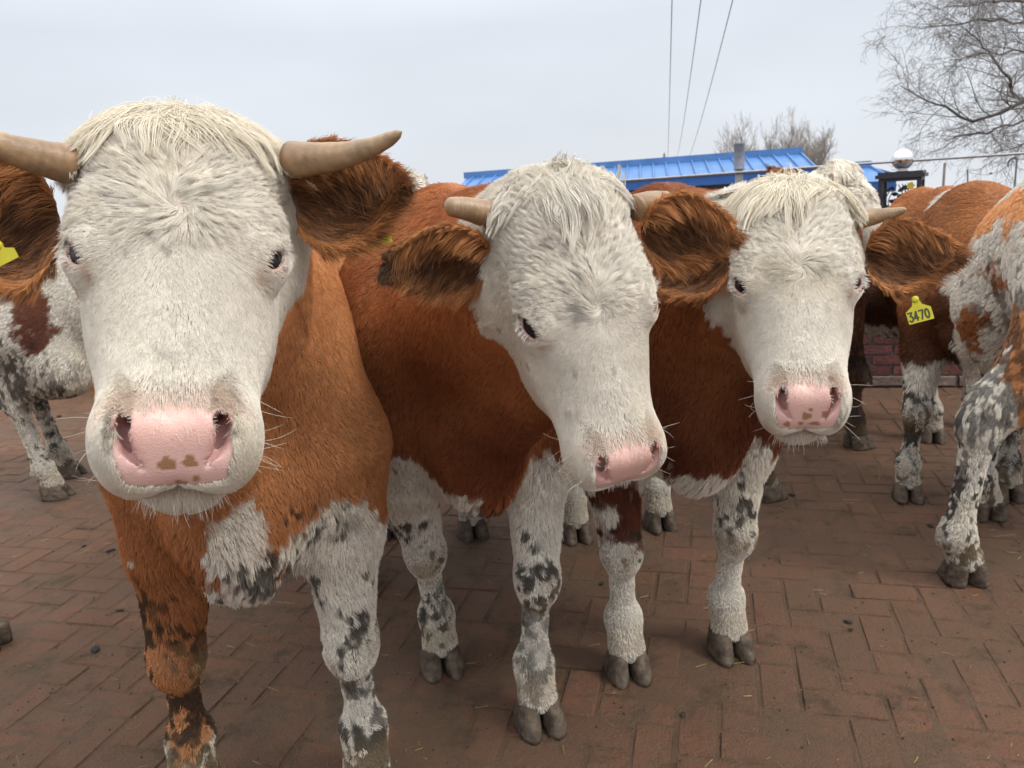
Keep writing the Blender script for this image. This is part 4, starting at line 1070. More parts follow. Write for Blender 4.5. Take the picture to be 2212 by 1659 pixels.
#SETTING
if not ONLY or 's' in ONLY:
    exec_setting = True
    YAW = R_(15)
    dW = np.array([math.cos(YAW), -math.sin(YAW), 0]); nW = np.array([-math.sin(YAW), -math.cos(YAW), 0]); UZ = np.array([0, 0, 1.0])
    W0 = np.array([2.30, 4.90, 0])
    def onwall(u, v=400):                                                  # point of the wall line seen in that direction
        r = Fw+(u-1106)/FPX*Rt-(v-829.5)/FPX*Up
        A_ = np.array([[r[0], -dW[0]], [r[1], -dW[1]]]); k = np.linalg.solve(A_, W0[:2])
        return W0+dW*k[1], CAM_H+r[2]*k[0]
    rng = np.random.default_rng(5)
    # ---- ground
    M_earth = pmat('trodden earth', (.150, .082, .052), rough=.95, noise=.45, nscale=1.3, bump=.6, bscale=14, spec=.2)
    b = Bag(); b.add([(-300, -6, -.03), (300, -6, -.03), (300, 9, -.03), (-300, 9, -.03), (300, 60, -3.0), (-300, 60, -3.0), (300, 400, -24), (-300, 400, -24)], [(0, 1, 2, 3), (3, 2, 4, 5), (5, 4, 6, 7)])
    tag(b.obj('ground', M_earth), kind='structure')
    # ---- herringbone brick paving
    def ground_mat(name, base, joint=False):
        m, n, l, bs = new_mat(name)
        tc_ = n.new('ShaderNodeTexCoord'); at_ = n.new('ShaderNodeAttribute'); at_.attribute_name = 'col'
        def noise(sc, det=6, ro=.6, st=None):
            t = n.new('ShaderNodeTexNoise'); t.inputs['Scale'].default_value = sc; t.inputs['Detail'].default_value = det; t.inputs['Roughness'].default_value = ro
            if st:
                mp_ = n.new('ShaderNodeMapping'); mp_.inputs['Scale'].default_value = st; l.new(tc_.outputs['Object'], mp_.inputs[0]); l.new(mp_.outputs[0], t.inputs['Vector'])
            else: l.new(tc_.outputs['Object'], t.inputs['Vector'])
            return t.outputs[0]
        def rng_(src, a, b_, c_=0, d_=1):
            r = n.new('ShaderNodeMapRange'); r.inputs[1].default_value = a; r.inputs[2].default_value = b_; r.inputs[3].default_value = c_; r.inputs[4].default_value = d_; l.new(src, r.inputs[0]); return r.outputs[0]
        def mixc(f, a, b_):
            x = n.new('ShaderNodeMix'); x.data_type = 'RGBA'; l.new(f, x.inputs[0])
            for i, c_ in ((6, a), (7, b_)):
                if isinstance(c_, tuple): x.inputs[i].default_value = (*c_, 1)
                else: l.new(c_, x.inputs[i])
            return x.outputs[2]
        col = at_.outputs['Color'] if not joint else None
        src = col if col else base
        c1 = mixc(rng_(noise(22, 9, .75), .36, .60, .15, .85), src if not isinstance(src, tuple) else src, (.185, .108, .064))       # worn earth film
        c1 = mixc(rng_(noise(2.3, 7, .65), .40, .60, 0, .85), c1, (.155, .090, .052))                                  # big dirty areas
        c1 = mixc(rng_(noise(7, 8, .72), .53, .66, 0, .75), c1, (.070, .048, .024))                                # olive muck
        c1 = mixc(rng_(noise(150, 3, .6), .62, .72, 0, .8), c1, (.030, .022, .018))                                # dark crumbs
        c1 = mixc(rng_(noise(210, 2, .5), .66, .74, 0, .55), c1, (.26, .17, .11))                                  # pale grit
        l.new(c1, bs.inputs['Base Color'])
        l.new(rng_(noise(1.1, 4), .40, .62, .50, .90), bs.inputs['Roughness']); bs.inputs['Specular IOR Level'].default_value = .38
        bp = n.new('ShaderNodeBump'); bp.inputs['Strength'].default_value = 1.0; bp.inputs['Distance'].default_value = .010
        ad = n.new('ShaderNodeMath'); ad.operation = 'MULTIPLY_ADD'; ad.inputs[1].default_value = 1.6
        l.new(noise(34, 8, .75), ad.inputs[0]); l.new(noise(170, 4, .7), ad.inputs[2]); l.new(ad.outputs[0], bp.inputs['Height']); l.new(bp.outputs[0], bs.inputs['Normal'])
        return m
    BL, BW = .208, .104
    V = []; Fc = []; Cc = []; nb_ = 0
    i0, i1, j0, j1 = -73, 66, 2, 88
    RM = np.stack([dW[:2], -nW[:2]], 1)
    Vb = []; 
    for i in range(i0, i1):
        for j in range(j0, j1):
            m_ = (i-j) % 4
            if m_ == 0: x0, y0, lx, ly = i*BW, j*BW, BL, BW
            elif m_ == 3: x0, y0, lx, ly = i*BW, j*BW, BW, BL
            else: continue
            cx, cy = x0+lx/2, y0+ly/2
            wv = RM@np.array([cx, cy])
            if wv[1] < .7 or wv[1] > 8.5 or abs(wv[0]) > 1.3+wv[1]*.95: continue
            g_ = .0035+rng.random(4)*.003; z0 = rng.normal()*.0010; tx, ty = rng.normal(size=2)*.007
            bx = [-lx/2+g_[0], lx/2-g_[1]]; by = [-ly/2+g_[2], ly/2-g_[3]]; an = rng.normal()*.008
            ring = []
            for k_, (ins, dz) in enumerate(((0, -.02), (.001, -.0035), (.0045, 0))):
                for (a, b2) in ((0, 0), (1, 0), (1, 1), (0, 1)):
                    x = bx[a]+(ins if a == 0 else -ins); y = by[b2]+(ins if b2 == 0 else -ins)
                    if k_ == 2: x += rng.normal()*.0008; y += rng.normal()*.0008
                    xr, yr = x*math.cos(an)-y*math.sin(an), x*math.sin(an)+y*math.cos(an)
                    q = RM@np.array([cx+xr, cy+yr]); ring.append((q[0], q[1], z0+dz+x*tx+y*ty))
            o = nb_*12; Vb += ring; nb_ += 1
            for r in (0, 4):
                for a in range(4): Fc.append((o+r+a, o+r+(a+1) % 4, o+r+4+(a+1) % 4, o+r+4+a))
            Fc.append((o+8, o+9, o+10, o+11))
            t = rng.random(); c_ = np.array([.250, .098, .052])*(1-t)+np.array([.185, .084, .050])*t
            Cc += [c_*rng.uniform(.85, 1.15)]*12
    pv = mesh_obj('pavement', Vb, Fc, ground_mat('paving brick', (.15, .07, .05)), None, np.array(Cc), smooth=False)
    tag(pv, kind='structure')
    # silt in the joints, a sheet that rises over the bricks in places
    h_ = .022; xs = np.arange(-6.2, 6.2, h_); ys = np.arange(.7, 8.6, h_)
    X_, Y_ = np.meshgrid(xs, ys, indexing='ij'); pts_ = np.stack([X_.ravel(), Y_.ravel(), 0*X_.ravel()], 1)
    z_ = -.0036+.0040*(sstep(fbm(pts_, 3.2, 77, 4), .46, .70))+.0060*(fbm(pts_, 15, 78, 3)-.5)
    pts_[:, 2] = z_; nx_, ny_ = len(xs), len(ys)
    id_ = (np.arange(nx_-1)[:, None]*ny_+np.arange(ny_-1)[None]).ravel()
    sl = mesh_obj('joint_silt', pts_, np.stack([id_, id_+ny_, id_+ny_+1, id_+1], 1), ground_mat('silt', (.120, .076, .045), True), None)
    tag(sl, kind='structure')
    # ---- straw and crumbs (uncountable), clods (countable)
    b = Bag()
    for _ in range(900):
        x, y = rng.uniform(-2.6, 2.8), 1.2+rng.random()**1.3*4.2; L = rng.uniform(.008, .04) if rng.random() < .93 else rng.uniform(.05, .09); a = rng.uniform(0, 6.28)
        d = np.array([math.cos(a), math.sin(a), rng.normal()*.12]); p = np.array([x, y, .004]); sd_ = np.array([-d[1], d[0], 0])*rng.uniform(.0006, .0012)
        k = rng.random(); c_ = np.array([.42, .31, .12])*(1-k)+np.array([.20, .20, .06])*k
        b.add([p-sd_, p+d*L-sd_*.5, p+d*L+sd_*.5, p+sd_, p+np.array([0, 0, .0012]), p+d*L+np.array([0, 0, .001])], [(0, 1, 5, 4), (4, 5, 2, 3), (0, 3, 2, 1)], c_)
    tag(b.obj('straw_bits', pmat('straw', (.4, .3, .1), rough=.8, attr=True)), 'short bits of straw and hay scattered over the paving', 'straw', kind='stuff')
    def lump(b, p, r, fl=.55, col=None, sub=2):
        t = (1+5**.5)/2; v = np.array([(-1, t, 0), (1, t, 0), (-1, -t, 0), (1, -t, 0), (0, -1, t), (0, 1, t), (0, -1, -t), (0, 1, -t), (t, 0, -1), (t, 0, 1), (-t, 0, -1), (-t, 0, 1)], float)
        f = [(0, 11, 5), (0, 5, 1), (0, 1, 7), (0, 7, 10), (0, 10, 11), (1, 5, 9), (5, 11, 4), (11, 10, 2), (10, 7, 6), (7, 1, 8), (3, 9, 4), (3, 4, 2), (3, 2, 6), (3, 6, 8), (3, 8, 9), (4, 9, 5), (2, 4, 11), (6, 2, 10), (8, 6, 7), (9, 8, 1)]
        v = nrm(v)
        for _ in range(sub):
            ed = {}; v = list(v); nf = []
            def mid_(a, b_):
                k = (min(a, b_), max(a, b_))
                if k not in ed: ed[k] = len(v); q = np.array(v[a])+np.array(v[b_]); v.append(q/np.linalg.norm(q))
                return ed[k]
            for a, b_, c_ in f:
                ab, bc, ca = mid_(a, b_), mid_(b_, c_), mid_(c_, a); nf += [(a, ab, ca), (b_, bc, ab), (c_, ca, bc), (ab, bc, ca)]
            f = nf; v = np.array(v)
        s1 = rng.random()*50
        rr = r*(.65+.7*fbm(v+s1, 1.7, 3))
        an = rng.random()*3.1; sc = np.array([1.35, .8, fl]); vv = v*rr[:, None]*sc
        vv = np.stack([vv[:, 0]*math.cos(an)-vv[:, 1]*math.sin(an), vv[:, 0]*math.sin(an)+vv[:, 1]*math.cos(an), vv[:, 2]], 1)
        vv[:, 2] = np.maximum(vv[:, 2], -.3*r*fl)
        b.add(vv+np.array(p)+np.array([0, 0, .3*r*fl]), f, col)
    b = Bag()
    for _ in range(2600):
        x, y = rng.uniform(-3, 3.2), 1.2+rng.random()**1.4*5; lump(b, (x, y, .001), rng.uniform(.0012, .0036), .7, None, 0)
    tag(b.obj('dung_crumbs', pmat('dung crumb', (.035, .027, .020), rough=.9), None, True), 'small dark crumbs of dung and dirt strewn over the paving', 'dung crumbs', kind='stuff')
    M_clod = pmat('dung', (.032, .026, .021), rough=.85, noise=.5, nscale=80, bump=.8, bscale=120)
    clods = [(1832, 1344, .012, 'small round dung clod alone on the bricks in the right foreground'), (2010, 1138, .016, 'flat dark dung clod on the bricks left of the muddy leg at the right'),
             (1710, 1070, .014, 'dung clod beside the dark hoof behind the cow with the number tag'), (66, 992, .018, 'dark dung clod on the paving below the leg of the side-on cow'),
             (312, 1124, .02, 'long dark dung clod on the paving left of the large horned cow, upper one'), (240, 1190, .016, 'thin dark dung clod left of the large horned cow, lower one'),
             (128, 900, .024, 'grey flattened clod right of the leg of the side-on cow'), (205, 1405, .02, 'dark clod wedged in a brick joint at the lower left'),
             (258, 1320, .013, 'small dark clod where two brick joints meet, left of the red foreleg'), (182, 1180, .010, 'tiny dark clod near the thin clod on the left paving'),
             (2050, 1148, .008, 'tiny clod next to the flat dark clod on the right'), (1300, 1262, .012, 'dark clod on the bricks between the two middle cows'),
             (1838, 1360, .007, 'tiny crumb just below the small round clod on the right'), (1475, 1545, .010, 'dark clod on the bricks below the hooves of the cow with the number tag')]
    for (u, v, r, lab) in clods:
        b = Bag(); lump(b, G(u, v)+np.array([0, 0, .001]), r*.8, .42, None, 3)
        tag(b.obj('dung_clod', M_clod, None, True), lab, 'dung clod', 'dung clods on the paving')
    # ---- low brick wall
    M_brick = pmat('wall brick', (.2, .07, .06), rough=.85, attr=True, noise=.45, nscale=30, bump=.6, bscale=60)
    M_mortar = pmat('mortar', (.30, .27, .25), rough=.95, noise=.4, nscale=25, bump=.8, bscale=60)
    b = Bag(); RW = np.stack([dW, -nW, UZ], 1); ch = .067; nco = 12
    for r in range(nco):
        x = -9.0+(.125 if r % 2 else 0)
        while x < 6:
            L = .24; dp = .012*(1 if r else 3)
            c_ = np.array([.175, .062, .055])*rng.uniform(.65, 1.25) if r else np.array([.27, .20, .17])*rng.uniform(.8, 1.1)
            b.box(W0+dW*(x+L/2)+nW*(-.115+dp/2)+UZ*(r*ch+ch/2+.01+rng.normal()*.001), (L-.012, .23+dp+rng.normal()*.002, ch-.013), RW, c_)
            x += .25
    wl = empty('brick_wall', tuple(W0)); tag(wl, 'low red brick wall with wide grey mortar joints at the back of the yard', 'wall')
    bpy.context.view_layer.update()
    b.obj('bricks', M_brick, wl)
    b = Bag(); b.box(W0+dW*(-1.5)+nW*-.115+UZ*(nco*ch/2), (15, .222, nco*ch+.016), RW); b.obj('mortar', M_mortar, wl)
    b = Bag(); b.box(W0+dW*(-1.5)+nW*-.115+UZ*(nco*ch+.035), (15.02, .29, .05), RW); b.obj('coping', M_mortar, wl)
    wtop = nco*ch+.06
    # ---- post, rebar rail
    M_post = pmat('painted steel post', (.40, .41, .43), rough=.55, metal=.2, noise=.45, nscale=35, bump=.3, bscale=60)
    M_sleeve = pmat('grey plastic sleeve', (.22, .24, .31), rough=.5, noise=.35, nscale=28)
    M_rebar = pmat('galvanised rebar', (.42, .43, .44), rough=.38, metal=.75, noise=.3, nscale=60)
    def post(u, vt, lab):
        pw, zt = onwall(u, vt); pw = pw+nW*-.11; pw[2] = 0
        e_ = empty('fence_post', (pw[0], pw[1], wtop)); tag(e_, lab, 'post', 'fence posts on the brick wall'); bpy.context.view_layer.update()
        b = Bag(); b.box(pw+UZ*((wtop+zt-.10)/2), (.050, .050, zt-.10-wtop), RW); b.obj('shaft', M_post, e_)
        V_, F_ = tube([pw+UZ*(zt-.165), pw+UZ*(zt-.16), pw+UZ*(zt-.155), pw+UZ*(zt-.012), pw+UZ*(zt-.008), pw+UZ*zt], [.034, .037, .033, .033, .035, .035], 20); b = Bag(); b.add(V_, F_); b.obj('sleeve', M_sleeve, e_, True)
        return pw, zt
    pw1, _ = post(1598, 307, 'grey square steel post with a plastic sleeve on top, before the blue roof')
    _, zr = onwall(1598, 372)
    b = Bag(); k = np.arange(-4.6, 3.6, .004); Lr = len(k)
    path = pw1+nW*.034+UZ*zr+dW*k[:, None]*1.0
    path[:, 2] += .0016*np.sin(k*3)-.012*np.exp(-((k-.0)/.9)**2)*0
    rad = .0072+.0016*(np.arange(Lr) % 2)
    V_, F_ = tube(path, rad, 8); b.add(V_, F_)
    tag(b.obj('rebar_rail', M_rebar, None, True), 'long ribbed steel bar running as a rail above the wall behind the cows', 'rail')
    # ---- lantern pillar with a steel ball
    M_black = pmat('black painted steel', (.028, .032, .042), rough=.45, noise=.3, nscale=40)
    M_ball = pmat('polished steel', (.80, .80, .80), rough=.06, metal=1)
    pp, zc_ = onwall(1957, 369); pp = pp+nW*-.10; pp[2] = 0
    _, zb_ = onwall(1950, 321); _, zb0 = onwall(1950, 366)
    e_ = empty('lantern_pillar', (pp[0], pp[1], wtop)); tag(e_, 'black metal pillar with cut-out flower panels and a flat cap on the wall', 'pillar'); bpy.context.view_layer.update()
    ang = R_(32); dP = np.array([math.cos(ang), -math.sin(ang), 0]); nP = np.array([-math.sin(ang), -math.cos(ang), 0]); RP = np.stack([dP, -nP, UZ], 1); hw_ = .105
    b = Bag(); b.box(pp+UZ*(zc_-.028), (.27, .27, .022), RP).box(pp+UZ*(zc_-.010), (.245, .245, .016), RP).box(pp+UZ*(zc_-.048), (.235, .235, .02), RP); b.obj('cap', M_black, e_)
    b = Bag()
    for sx_ in (-1, 1):
        for sy_ in (-1, 1): b.box(pp+dP*(sx_*hw_)+nP*(sy_*hw_)+UZ*((wtop+zc_-.058)/2), (.026, .026, zc_-.058-wtop), RP)
    b.obj('frame', M_black, e_)
    # scrollwork: leaves and stems on each side
    for (o_, dx) in ((nP*hw_, dP), (-nP*hw_, dP), (dP*hw_, nP), (-dP*hw_, nP)):
        b = Bag(); nn_ = np.cross(dx, UZ)
        for q in range(3):
            x0 = -.06+.055*q; z = wtop+.02; path = []
            while z < zc_-.07: path.append(pp+o_+dx*(x0+.022*math.sin(z*26+q*2))+UZ*z); z += .012
            V_, F_ = tube(path, .0030, 5); b.add(V_, F_)
            for pnt in path[2::3]:
                a = rng.uniform(-1, 1)*.7+(math.pi/2 if rng.random() < .5 else -math.pi/2); d_ = dx*math.sin(a)+UZ*math.cos(a); s_ = np.cross(d_, nn_)
                L = rng.uniform(.028, .045); wv = L*.30
                pl = [pnt, pnt+d_*L*.35+s_*wv, pnt+d_*L*.7+s_*wv*.8, pnt+d_*L, pnt+d_*L*.7-s_*wv*.8, pnt+d_*L*.35-s_*wv]
                b.add([x+nn_*.0015 for x in pl]+[x-nn_*.0015 for x in pl], [tuple(range(6)), tuple(range(11, 5, -1))]+[(i_, (i_+1) % 6, 6+(i_+1) % 6, 6+i_) for i_ in range(6)])
        b.obj('scroll_panel', M_black, e_)
    M_yel = pmat('yellow paint', (.60, .46, .03), rough=.5); M_red = pmat('red paint', (.42, .05, .05), rough=.5)
    for (o_, dx, x, z, mt, nm) in ((nP*hw_, dP, .060, zc_-.088, M_yel, 'yellow flower'), (nP*hw_, dP, -.012, zc_-.175, M_red, 'red flower'), (-dP*hw_, nP, .0, zc_-.30, M_yel, 'yellow flower'), (-dP*hw_, nP, .06, zc_-.24, M_red, 'red flower')):
        nn_ = o_/np.linalg.norm(o_); ct = pp+o_+nn_*.006+dx*x+UZ*z; th = np.arange(40)/40*2*math.pi; r_ = .020*(1+.13*np.cos(5*th))
        ring = ct+dx*(r_*np.cos(th))[:, None]+UZ*(r_*np.sin(th))[:, None]
        b = Bag(); b.add(np.concatenate([ring+nn_*.002, ring-nn_*.002]), [tuple(range(40)), tuple(range(79, 39, -1))]+[(i_, (i_+1) % 40, 40+(i_+1) % 40, 40+i_) for i_ in range(40)]); fo = b.obj('flower', mt, e_)
    bc = pp+UZ*((zb_+zb0)/2); rb = (zb_-zb0)/2*1.04
    eb = empty('steel_ball', tuple(pp+UZ*zc_)); tag(eb, 'polished steel ball on a short collar on top of the black pillar', 'steel ball'); bpy.context.view_layer.update()
    V_ = []; F_ = []; n1, n2 = 24, 40
    for i in range(n1+1):
        for j in range(n2): a = math.pi*i/n1; c2 = 2*math.pi*j/n2; V_.append(bc+rb*np.array([math.sin(a)*math.cos(c2), math.sin(a)*math.sin(c2), math.cos(a)]))
    for i in range(n1):
        for j in range(n2): F_.append((i*n2+j, (i+1)*n2+j, (i+1)*n2+(j+1) % n2, i*n2+(j+1) % n2))
    mesh_obj('ball', V_, F_, M_ball, eb)
    V_, F_ = tube([pp+UZ*(zc_-.002), pp+UZ*(zc_+.006), bc-UZ*(rb*.93)], [.034, .028, .028], 20); b = Bag(); b.add(V_, F_); b.obj('collar', pmat('collar', (.5, .5, .5), rough=.3, metal=.9), eb, True)
    # ---- blue roofed buildings
    M_blue = pmat('blue sheet roofing', (.095, .235, .51), rough=.42, noise=.22, nscale=3, spec=.5)
    M_blued = pmat('blue fascia', (.030, .125, .42), rough=.45, noise=.2, nscale=4)
    M_wallp = pmat('building wall', (.16, .16, .17), rough=.9, noise=.3, nscale=2)
    def shed(name, lab, uR, vR, dR, uL, vL, dL, run, drop, rib, wall_drop=1.7, hip=.0):
        A = P(uR, vR, dR); B_ = P(uL, vL, dL); zt = A[2]; B_[2] = zt
        ax = B_-A; L = np.linalg.norm(ax); ax /= L; fr_ = np.cross(ax, UZ); fr_ = fr_ if fr_[1] < 0 else -fr_
        e_ = empty(name, (A[0], A[1], 0)); tag(e_, lab, 'building', 'blue roofed buildings'); bpy.context.view_layer.update()
        rb_ = np.stack([ax, fr_, UZ], 1)
        sl_ = np.array(fr_*run-UZ*drop); sn = np.linalg.norm(sl_); sd2 = sl_/sn; nn_ = np.cross(ax, sd2); nn_ = nn_ if nn_[2] > 0 else -nn_
        b = Bag(); E_ = -ax*hip
        q = [A, B_, B_+sl_, A+sl_+E_]; b.add([x for x in q]+[x-nn_*.03 for x in q], [(0, 1, 2, 3), (7, 6, 5, 4), (0, 3, 7, 4), (1, 5, 6, 2), (2, 6, 7, 3), (0, 4, 5, 1)])
        bk = -fr_*run-UZ*drop; q = [A, B_, B_+bk, A+bk+E_]; b.add(q+[x-np.array([0, 0, .03]) for x in q], [(3, 2, 1, 0), (4, 5, 6, 7), (0, 4, 7, 3), (1, 2, 6, 5), (2, 3, 7, 6)])
        rf = b.obj('roof', M_blue, e_)
        b = Bag(); k = 0
        RS = np.stack([ax, sd2, nn_], 1)
        while k*rib < L:
            p0 = A+ax*(k*rib+.02); e2 = sl_+E_*(1-k*rib/L if hip else 0); dd = e2/np.linalg.norm(e2); s_ = np.cross(dd, nn_)
            wv = .035; hh = .055
            pr = [(-wv, 0), (-wv*.5, hh), (wv*.5, hh), (wv, 0)]
            a_ = [p0+dd*.15+s_*x+nn_*(y+.003) for x, y in pr]; c_ = [p0+e2*1.0+s_*x+nn_*(y+.003) for x, y in pr]
            b.add(a_+c_, [(0, 4, 5, 1), (1, 5, 6, 2), (2, 6, 7, 3), (0, 1, 2, 3), (7, 6, 5, 4)]); k += 1
        rbs = b.obj('rib', M_blue, rf); rbs['kind'] = 'stuff' if k > 100 else rbs.get('kind', '') or 'part'
        if rbs['kind'] != 'stuff': del rbs['kind']
        rbs.name = 'roof_ribs'
        b = Bag(); b.box(A+ax*(L/2)+UZ*.03+fr_*.10, (L+.16, .30, .20), rb_); b.obj('ridge_cap', M_blue, rf)
        b = Bag(); b.box(A+ax*(L/2)+E_*.5+sl_-UZ*.16-fr_*.06, (L+hip+.05, .05, .26), rb_); b.obj('fascia', M_blued, e_)
        b = Bag(); b.box(A+ax*(L/2)-UZ*(drop+.12+wall_drop), (L-.4, 2*run-.7, 2*wall_drop+.1), rb_); b.obj('wall', M_wallp, e_)
        return A, ax, L
    A_, ax_, L_ = shed('blue_roofed_shed', 'long building with a blue ribbed metal roof behind the fence post', 1727, 328, 24, 1012, 384, 27, 1.7, .52, .40, hip=.35)
    b = Bag(); fp = A_+ax_*(L_*.38)+UZ*.12; V_, F_ = tube([fp, fp+UZ*.04, fp+UZ*.05, fp+UZ*.10, fp+UZ*.13, fp+UZ*.2], [.05, .05, .02, .045, .015, .004], 8); b.add(V_, F_); b.obj('finial', M_wallp, bpy.data.objects['blue_roofed_shed'], True)
    shed('small_blue_roofed_shed', 'small shed with a blue ribbed metal roof seen left of the black pillar', 1876, 358, 22, 1790, 366, 22.6, 1.6, .42, .40, hip=.95)
    # ---- poles and their wires
    M_wood = pmat('weathered wood', (.15, .14, .10), rough=.9, noise=.4, nscale=8)
    M_dpole = pmat('dark steel pole', (.06, .08, .085), rough=.6, noise=.3, nscale=8)
    M_wire = pmat('wire', (.10, .10, .11), rough=.6)
    tops = []
    for (ut, vt, ub, d, r_, mt, lab) in ((2041, 352, 2037, 15, .024, M_wood, 'brown wooden pole standing right of the black pillar'), (2090, 366, 2091, 16, .017, M_dpole, 'thin dark pole, shortest of the poles over the brown cow'), (2197, 341, 2192, 15, .019, M_dpole, 'dark pole with a torn rag on top near the right edge')):
        T_ = P(ut, vt, d); Bm = P(ub, vt+60, d); dr = (Bm-T_)/np.linalg.norm(Bm-T_); Bt = T_+dr*((T_[2]+.5)/max(-dr[2], .5))
        e_ = empty('pole', (Bt[0], Bt[1], 0)); tag(e_, lab, 'pole', 'poles beyond the wall'); bpy.context.view_layer.update()
        V_, F_ = tube([Bt, T_*.5+Bt*.5, T_], [r_*1.1, r_, r_*.95], 10); b = Bag(); b.add(V_, F_); b.obj('shaft', mt, e_, True); tops.append((T_, e_))
    b = Bag(); T_ = tops[2][0]
    for k_ in range(4):
        V_, F_ = tube(bez([T_+UZ*-.01*k_, T_+np.array([-.06, 0, .03]), T_+np.array([-.16-.02*k_, 0, -.03]), T_+np.array([-.15, 0, -.10-.02*k_])], 7), [.012, .02, .018, .02, .015, .012, .006], 5); b.add(V_, F_)
    b.obj('rag', pmat('dark rag', (.05, .09, .10), rough=.9), tops[2][1], True)
    def wire(name, p0, p1, sag, r_, lab, grp=None, n=24):
        t = np.linspace(0, 1, n)[:, None]; path = p0*(1-t)+p1*t; path[:, 2] -= sag*4*(t*(1-t))[:, 0]
        V_, F_ = tube(path, r_, 5); b = Bag(); b.add(V_, F_); o = b.obj(name, M_wire, None, True); tag(o, lab, 'wire', grp); return o
    p1_, p2_, p3_ = [t[0]-UZ*.03 for t in tops]
    wire('wire', p1_-UZ*.5, p2_, .03, .004, 'thin sagging wire between the wooden pole and the short dark pole')
    wire('wire', p2_, p3_, .16, .004, 'thin sagging wire from the short dark pole to the pole with the rag')
    wire('wire', p3_, p3_+np.array([3, .4, -.05]), .03, .007, 'wire leaving the pole with the rag towards the right edge')
    kn = p2_*.5+p3_*.5-UZ*.17; b = Bag(); lump(b, kn, .035, .9, None, 1); tag(b.obj('knotted_rag', pmat('blue rag', (.05, .12, .22), rough=.9), None, True), 'small blue and dark knot of cloth hanging on the sagging wire', 'rag')
    for (u0, v0, d0, u1, v1, d1, lab) in ((1453, -60, 12, 1441, 372, 62, 'left of the three thin power lines rising through the sky'), (1522, -60, 12, 1462, 338, 60, 'middle of the three thin power lines rising through the sky'), (1598, -60, 12, 1482, 352, 62, 'right of the three thin power lines rising through the sky')):
        wire('power_line', P(u0, v0, d0), P(u1, v1, d1), .4, .0085, lab, 'power lines overhead', 30)
    # ---- bare trees
    M_bark = pmat('bark', (.10, .085, .070), rough=.95, noise=.4, nscale=12, bump=.4, bscale=30)
    M_twig = pmat('twigs', (.27, .25, .23), rough=.9, noise=.25, nscale=5)
    M_twig_hazy = pmat('hazy brown twigs', (.40, .36, .32), rough=.9, noise=.25, nscale=5)  # far twigs paled, distance haze is put into the colour
    rt = random.Random(8)
    def rv(): return np.array([rt.gauss(0, 1), rt.gauss(0, 1), rt.gauss(0, 1)])
    def branch(bags, p, d, L, r, lvl, prm):
        n = 5 if lvl < prm['twig'] else 4; pts_ = [p]; dd = d
        for k in range(n):
            dd = dd+rv()*prm['wob']+UZ*(prm['up'][min(lvl, 3)])*.25; dd = dd/np.linalg.norm(dd); p = p+dd*L/n; pts_.append(p)
        rr = np.linspace(r, r*prm['taper'], n+1); k_ = 7 if lvl == 0 else (5 if lvl < prm['twig'] else 3)
        V_, F_ = tube(pts_, rr, k_, cap=False); bags[0 if lvl < prm['twig'] else 1].add(V_, F_)
        if lvl >= prm['max']: return
        nc = prm['n'][lvl]
        for c_ in range(nc):
            t = prm['t0'][min(lvl, 3)]+(1-prm['t0'][min(lvl, 3)])*(c_+rt.random())/nc; i = min(int(t*n), n-1); f = t*n-i
            q = pts_[i]*(1-f)+pts_[i+1]*f; dl = pts_[i+1]-pts_[i]; dl = dl/np.linalg.norm(dl)
            sdv = rv(); sdv = sdv-(sdv@dl)*dl; sdv /= np.linalg.norm(sdv)
            nd = dl*math.cos(prm['ang'])+sdv*math.sin(prm['ang'])
            branch(bags, q, nd/np.linalg.norm(nd), L*prm['len'][min(lvl, 3)]*rt.uniform(.6, 1.15), max(rr[i]*.55, prm['rmin']), lvl+1, prm)
    def tree_root(name, loc, lab, grp=None):
        e_ = empty(name, loc); tag(e_, lab, 'tree', grp); bpy.context.view_layer.update(); return e_
    def far_tree(u, d, topv, wid, lab, seed_):
        rt.seed(seed_); top = P(u, topv, d); e_ = tree_root('bare_tree', (top[0], top[1], -1.9), lab, 'bare trees behind the blue roof')
        bags = [Bag(), Bag()]; h = top[2]; prm = dict(wob=.10, up=[.3, .35, .45, .5], taper=.45, twig=3, max=5, n=[6, 5, 5, 5, 4], t0=[.35, .2, .2, .15], ang=R_(32), len=[.52, .60, .6, .55], rmin=.0050)
        base = np.array([top[0], top[1], -2.0]); h += 2
        for k in range(5):
            a = rt.uniform(0, 6.28); branch(bags, base+np.array([math.cos(a)*.1, math.sin(a)*.1, 0]), nrm(np.array([[(k-2)*wid*.085+math.cos(a)*.05, math.sin(a)*.25, 1]]))[0], h*(.68-.05*abs(k-2)), .11, 0, prm)
        bags[0].obj('trunk', M_bark, e_, True); bags[1].obj('crown', M_twig_hazy, e_, True)
    far_tree(1662, 40, 268, 2.1, 'wide bare tree with brownish twigs rising behind the blue roof', 21)
    far_tree(1752, 42, 282, 1.3, 'smaller bare tree right of the wide one, beyond the end of the blue roof', 22)
    # big tree at the right, trunk just outside the picture
    rt.seed(5); base = P(2430, 830, 11.0); base[2] = 0
    e_ = tree_root('bare_tree', tuple(base), 'large bare tree with drooping branches reaching in from the right edge')
    bags = [Bag(), Bag()]
    prm = dict(wob=.17, up=[0, .10, .0, -.25], taper=.40, twig=2, max=4, n=[10, 5, 4, 3], t0=[.15, .15, .15, .1], ang=R_(40), len=[.42, .58, .62, .6], rmin=.0024)
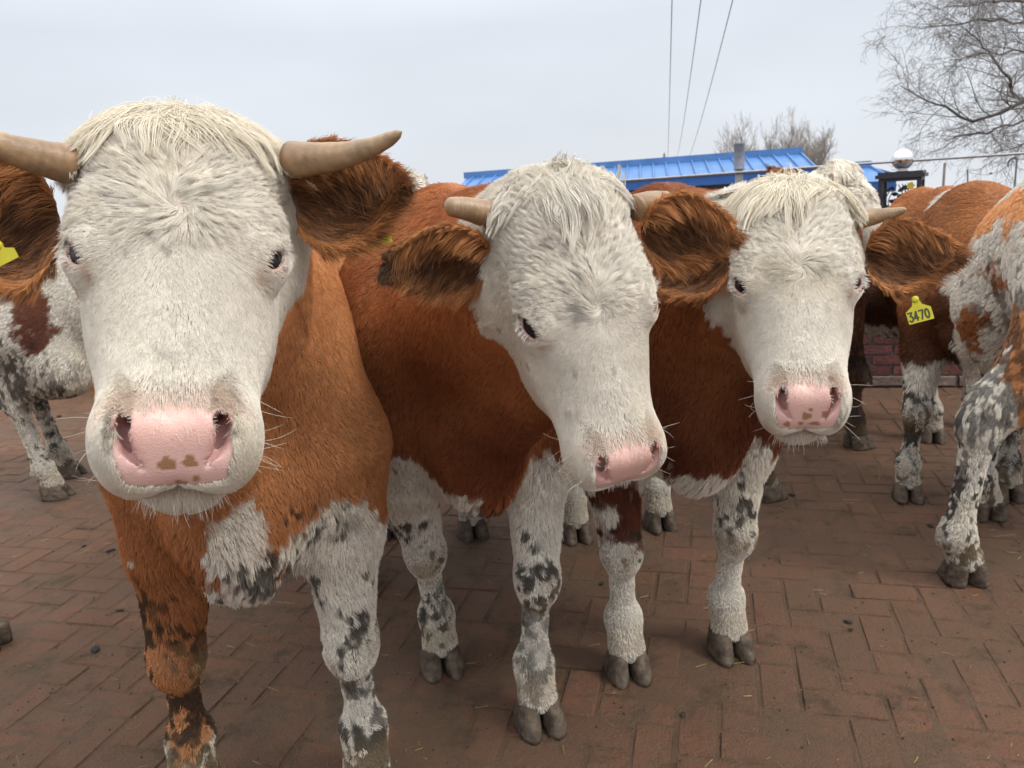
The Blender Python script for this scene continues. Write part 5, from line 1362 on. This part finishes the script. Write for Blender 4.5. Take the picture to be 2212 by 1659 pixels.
    fork = P(2400, 300, 11.2); V_, F_ = tube(bez([base, base*.6+fork*.4+np.array([.1, 0, 0]), fork, P(2390, -200, 11.4)], 14), np.linspace(.19, .09, 14), 12); bags[0].add(V_, F_)
    limbs = [([(2395, 260), (2300, 215), (2212, 225), (2103, 259), (2020, 225), (1945, 185)], 10.8, .040), ([(2395, 230), (2290, 240), (2196, 210), (2165, 150), (2125, 101), (2085, 60)], 10.4, .032),
             ([(2395, 150), (2300, 70), (2212, 49), (2114, 43), (1985, 62)], 11.3, .030), ([(2395, 270), (2300, 262), (2212, 262), (2133, 285), (2045, 305)], 11.5, .028),
             ([(2395, 60), (2300, 10), (2200, 0), (2129, 8), (2040, 15)], 10.9, .030), ([(2395, -40), (2280, -60), (2150, -70), (2050, -60)], 11.2, .03), ([(2395, 330), (2300, 300), (2215, 310), (2150, 330)], 11.8, .02),
             ([(2395, 120), (2300, 120), (2210, 110), (2120, 120), (2050, 130)], 12.0, .024), ([(2395, 200), (2320, 170), (2250, 120), (2215, 60), (2190, -40)], 10.6, .03)]
    for (pl, d, r_) in limbs:
        pts_ = [P(u, v, d+.25*math.sin(i*1.7)) for i, (u, v) in enumerate(pl)]
        fine = []
        for i in range(len(pts_)-1):
            for t in np.linspace(0, 1, 5)[:-1]: fine.append(pts_[i]*(1-t)+pts_[i+1]*t+rv()*.018)
        fine.append(pts_[-1]); rr = np.linspace(r_, .006, len(fine)); V_, F_ = tube(fine, rr, 7); bags[0].add(V_, F_)
        for i in range(3, len(fine)-1):
            for k in range(2 if i % 2 else 1):
                dl = fine[i+1]-fine[i]; dl /= np.linalg.norm(dl); sv = rv(); sv = sv-(sv@dl)*dl; sv /= np.linalg.norm(sv)
                nd = dl*.75+sv*.7+np.array([-.15, 0, 0]); branch(bags, fine[i], nd/np.linalg.norm(nd), rt.uniform(.35, .85), max(rr[i]*.38, .0045), 1, prm)
    bags[0].obj('trunk', M_bark, e_, True); bags[1].obj('crown', M_twig, e_, True)
    print('setting', time.time()-T0)
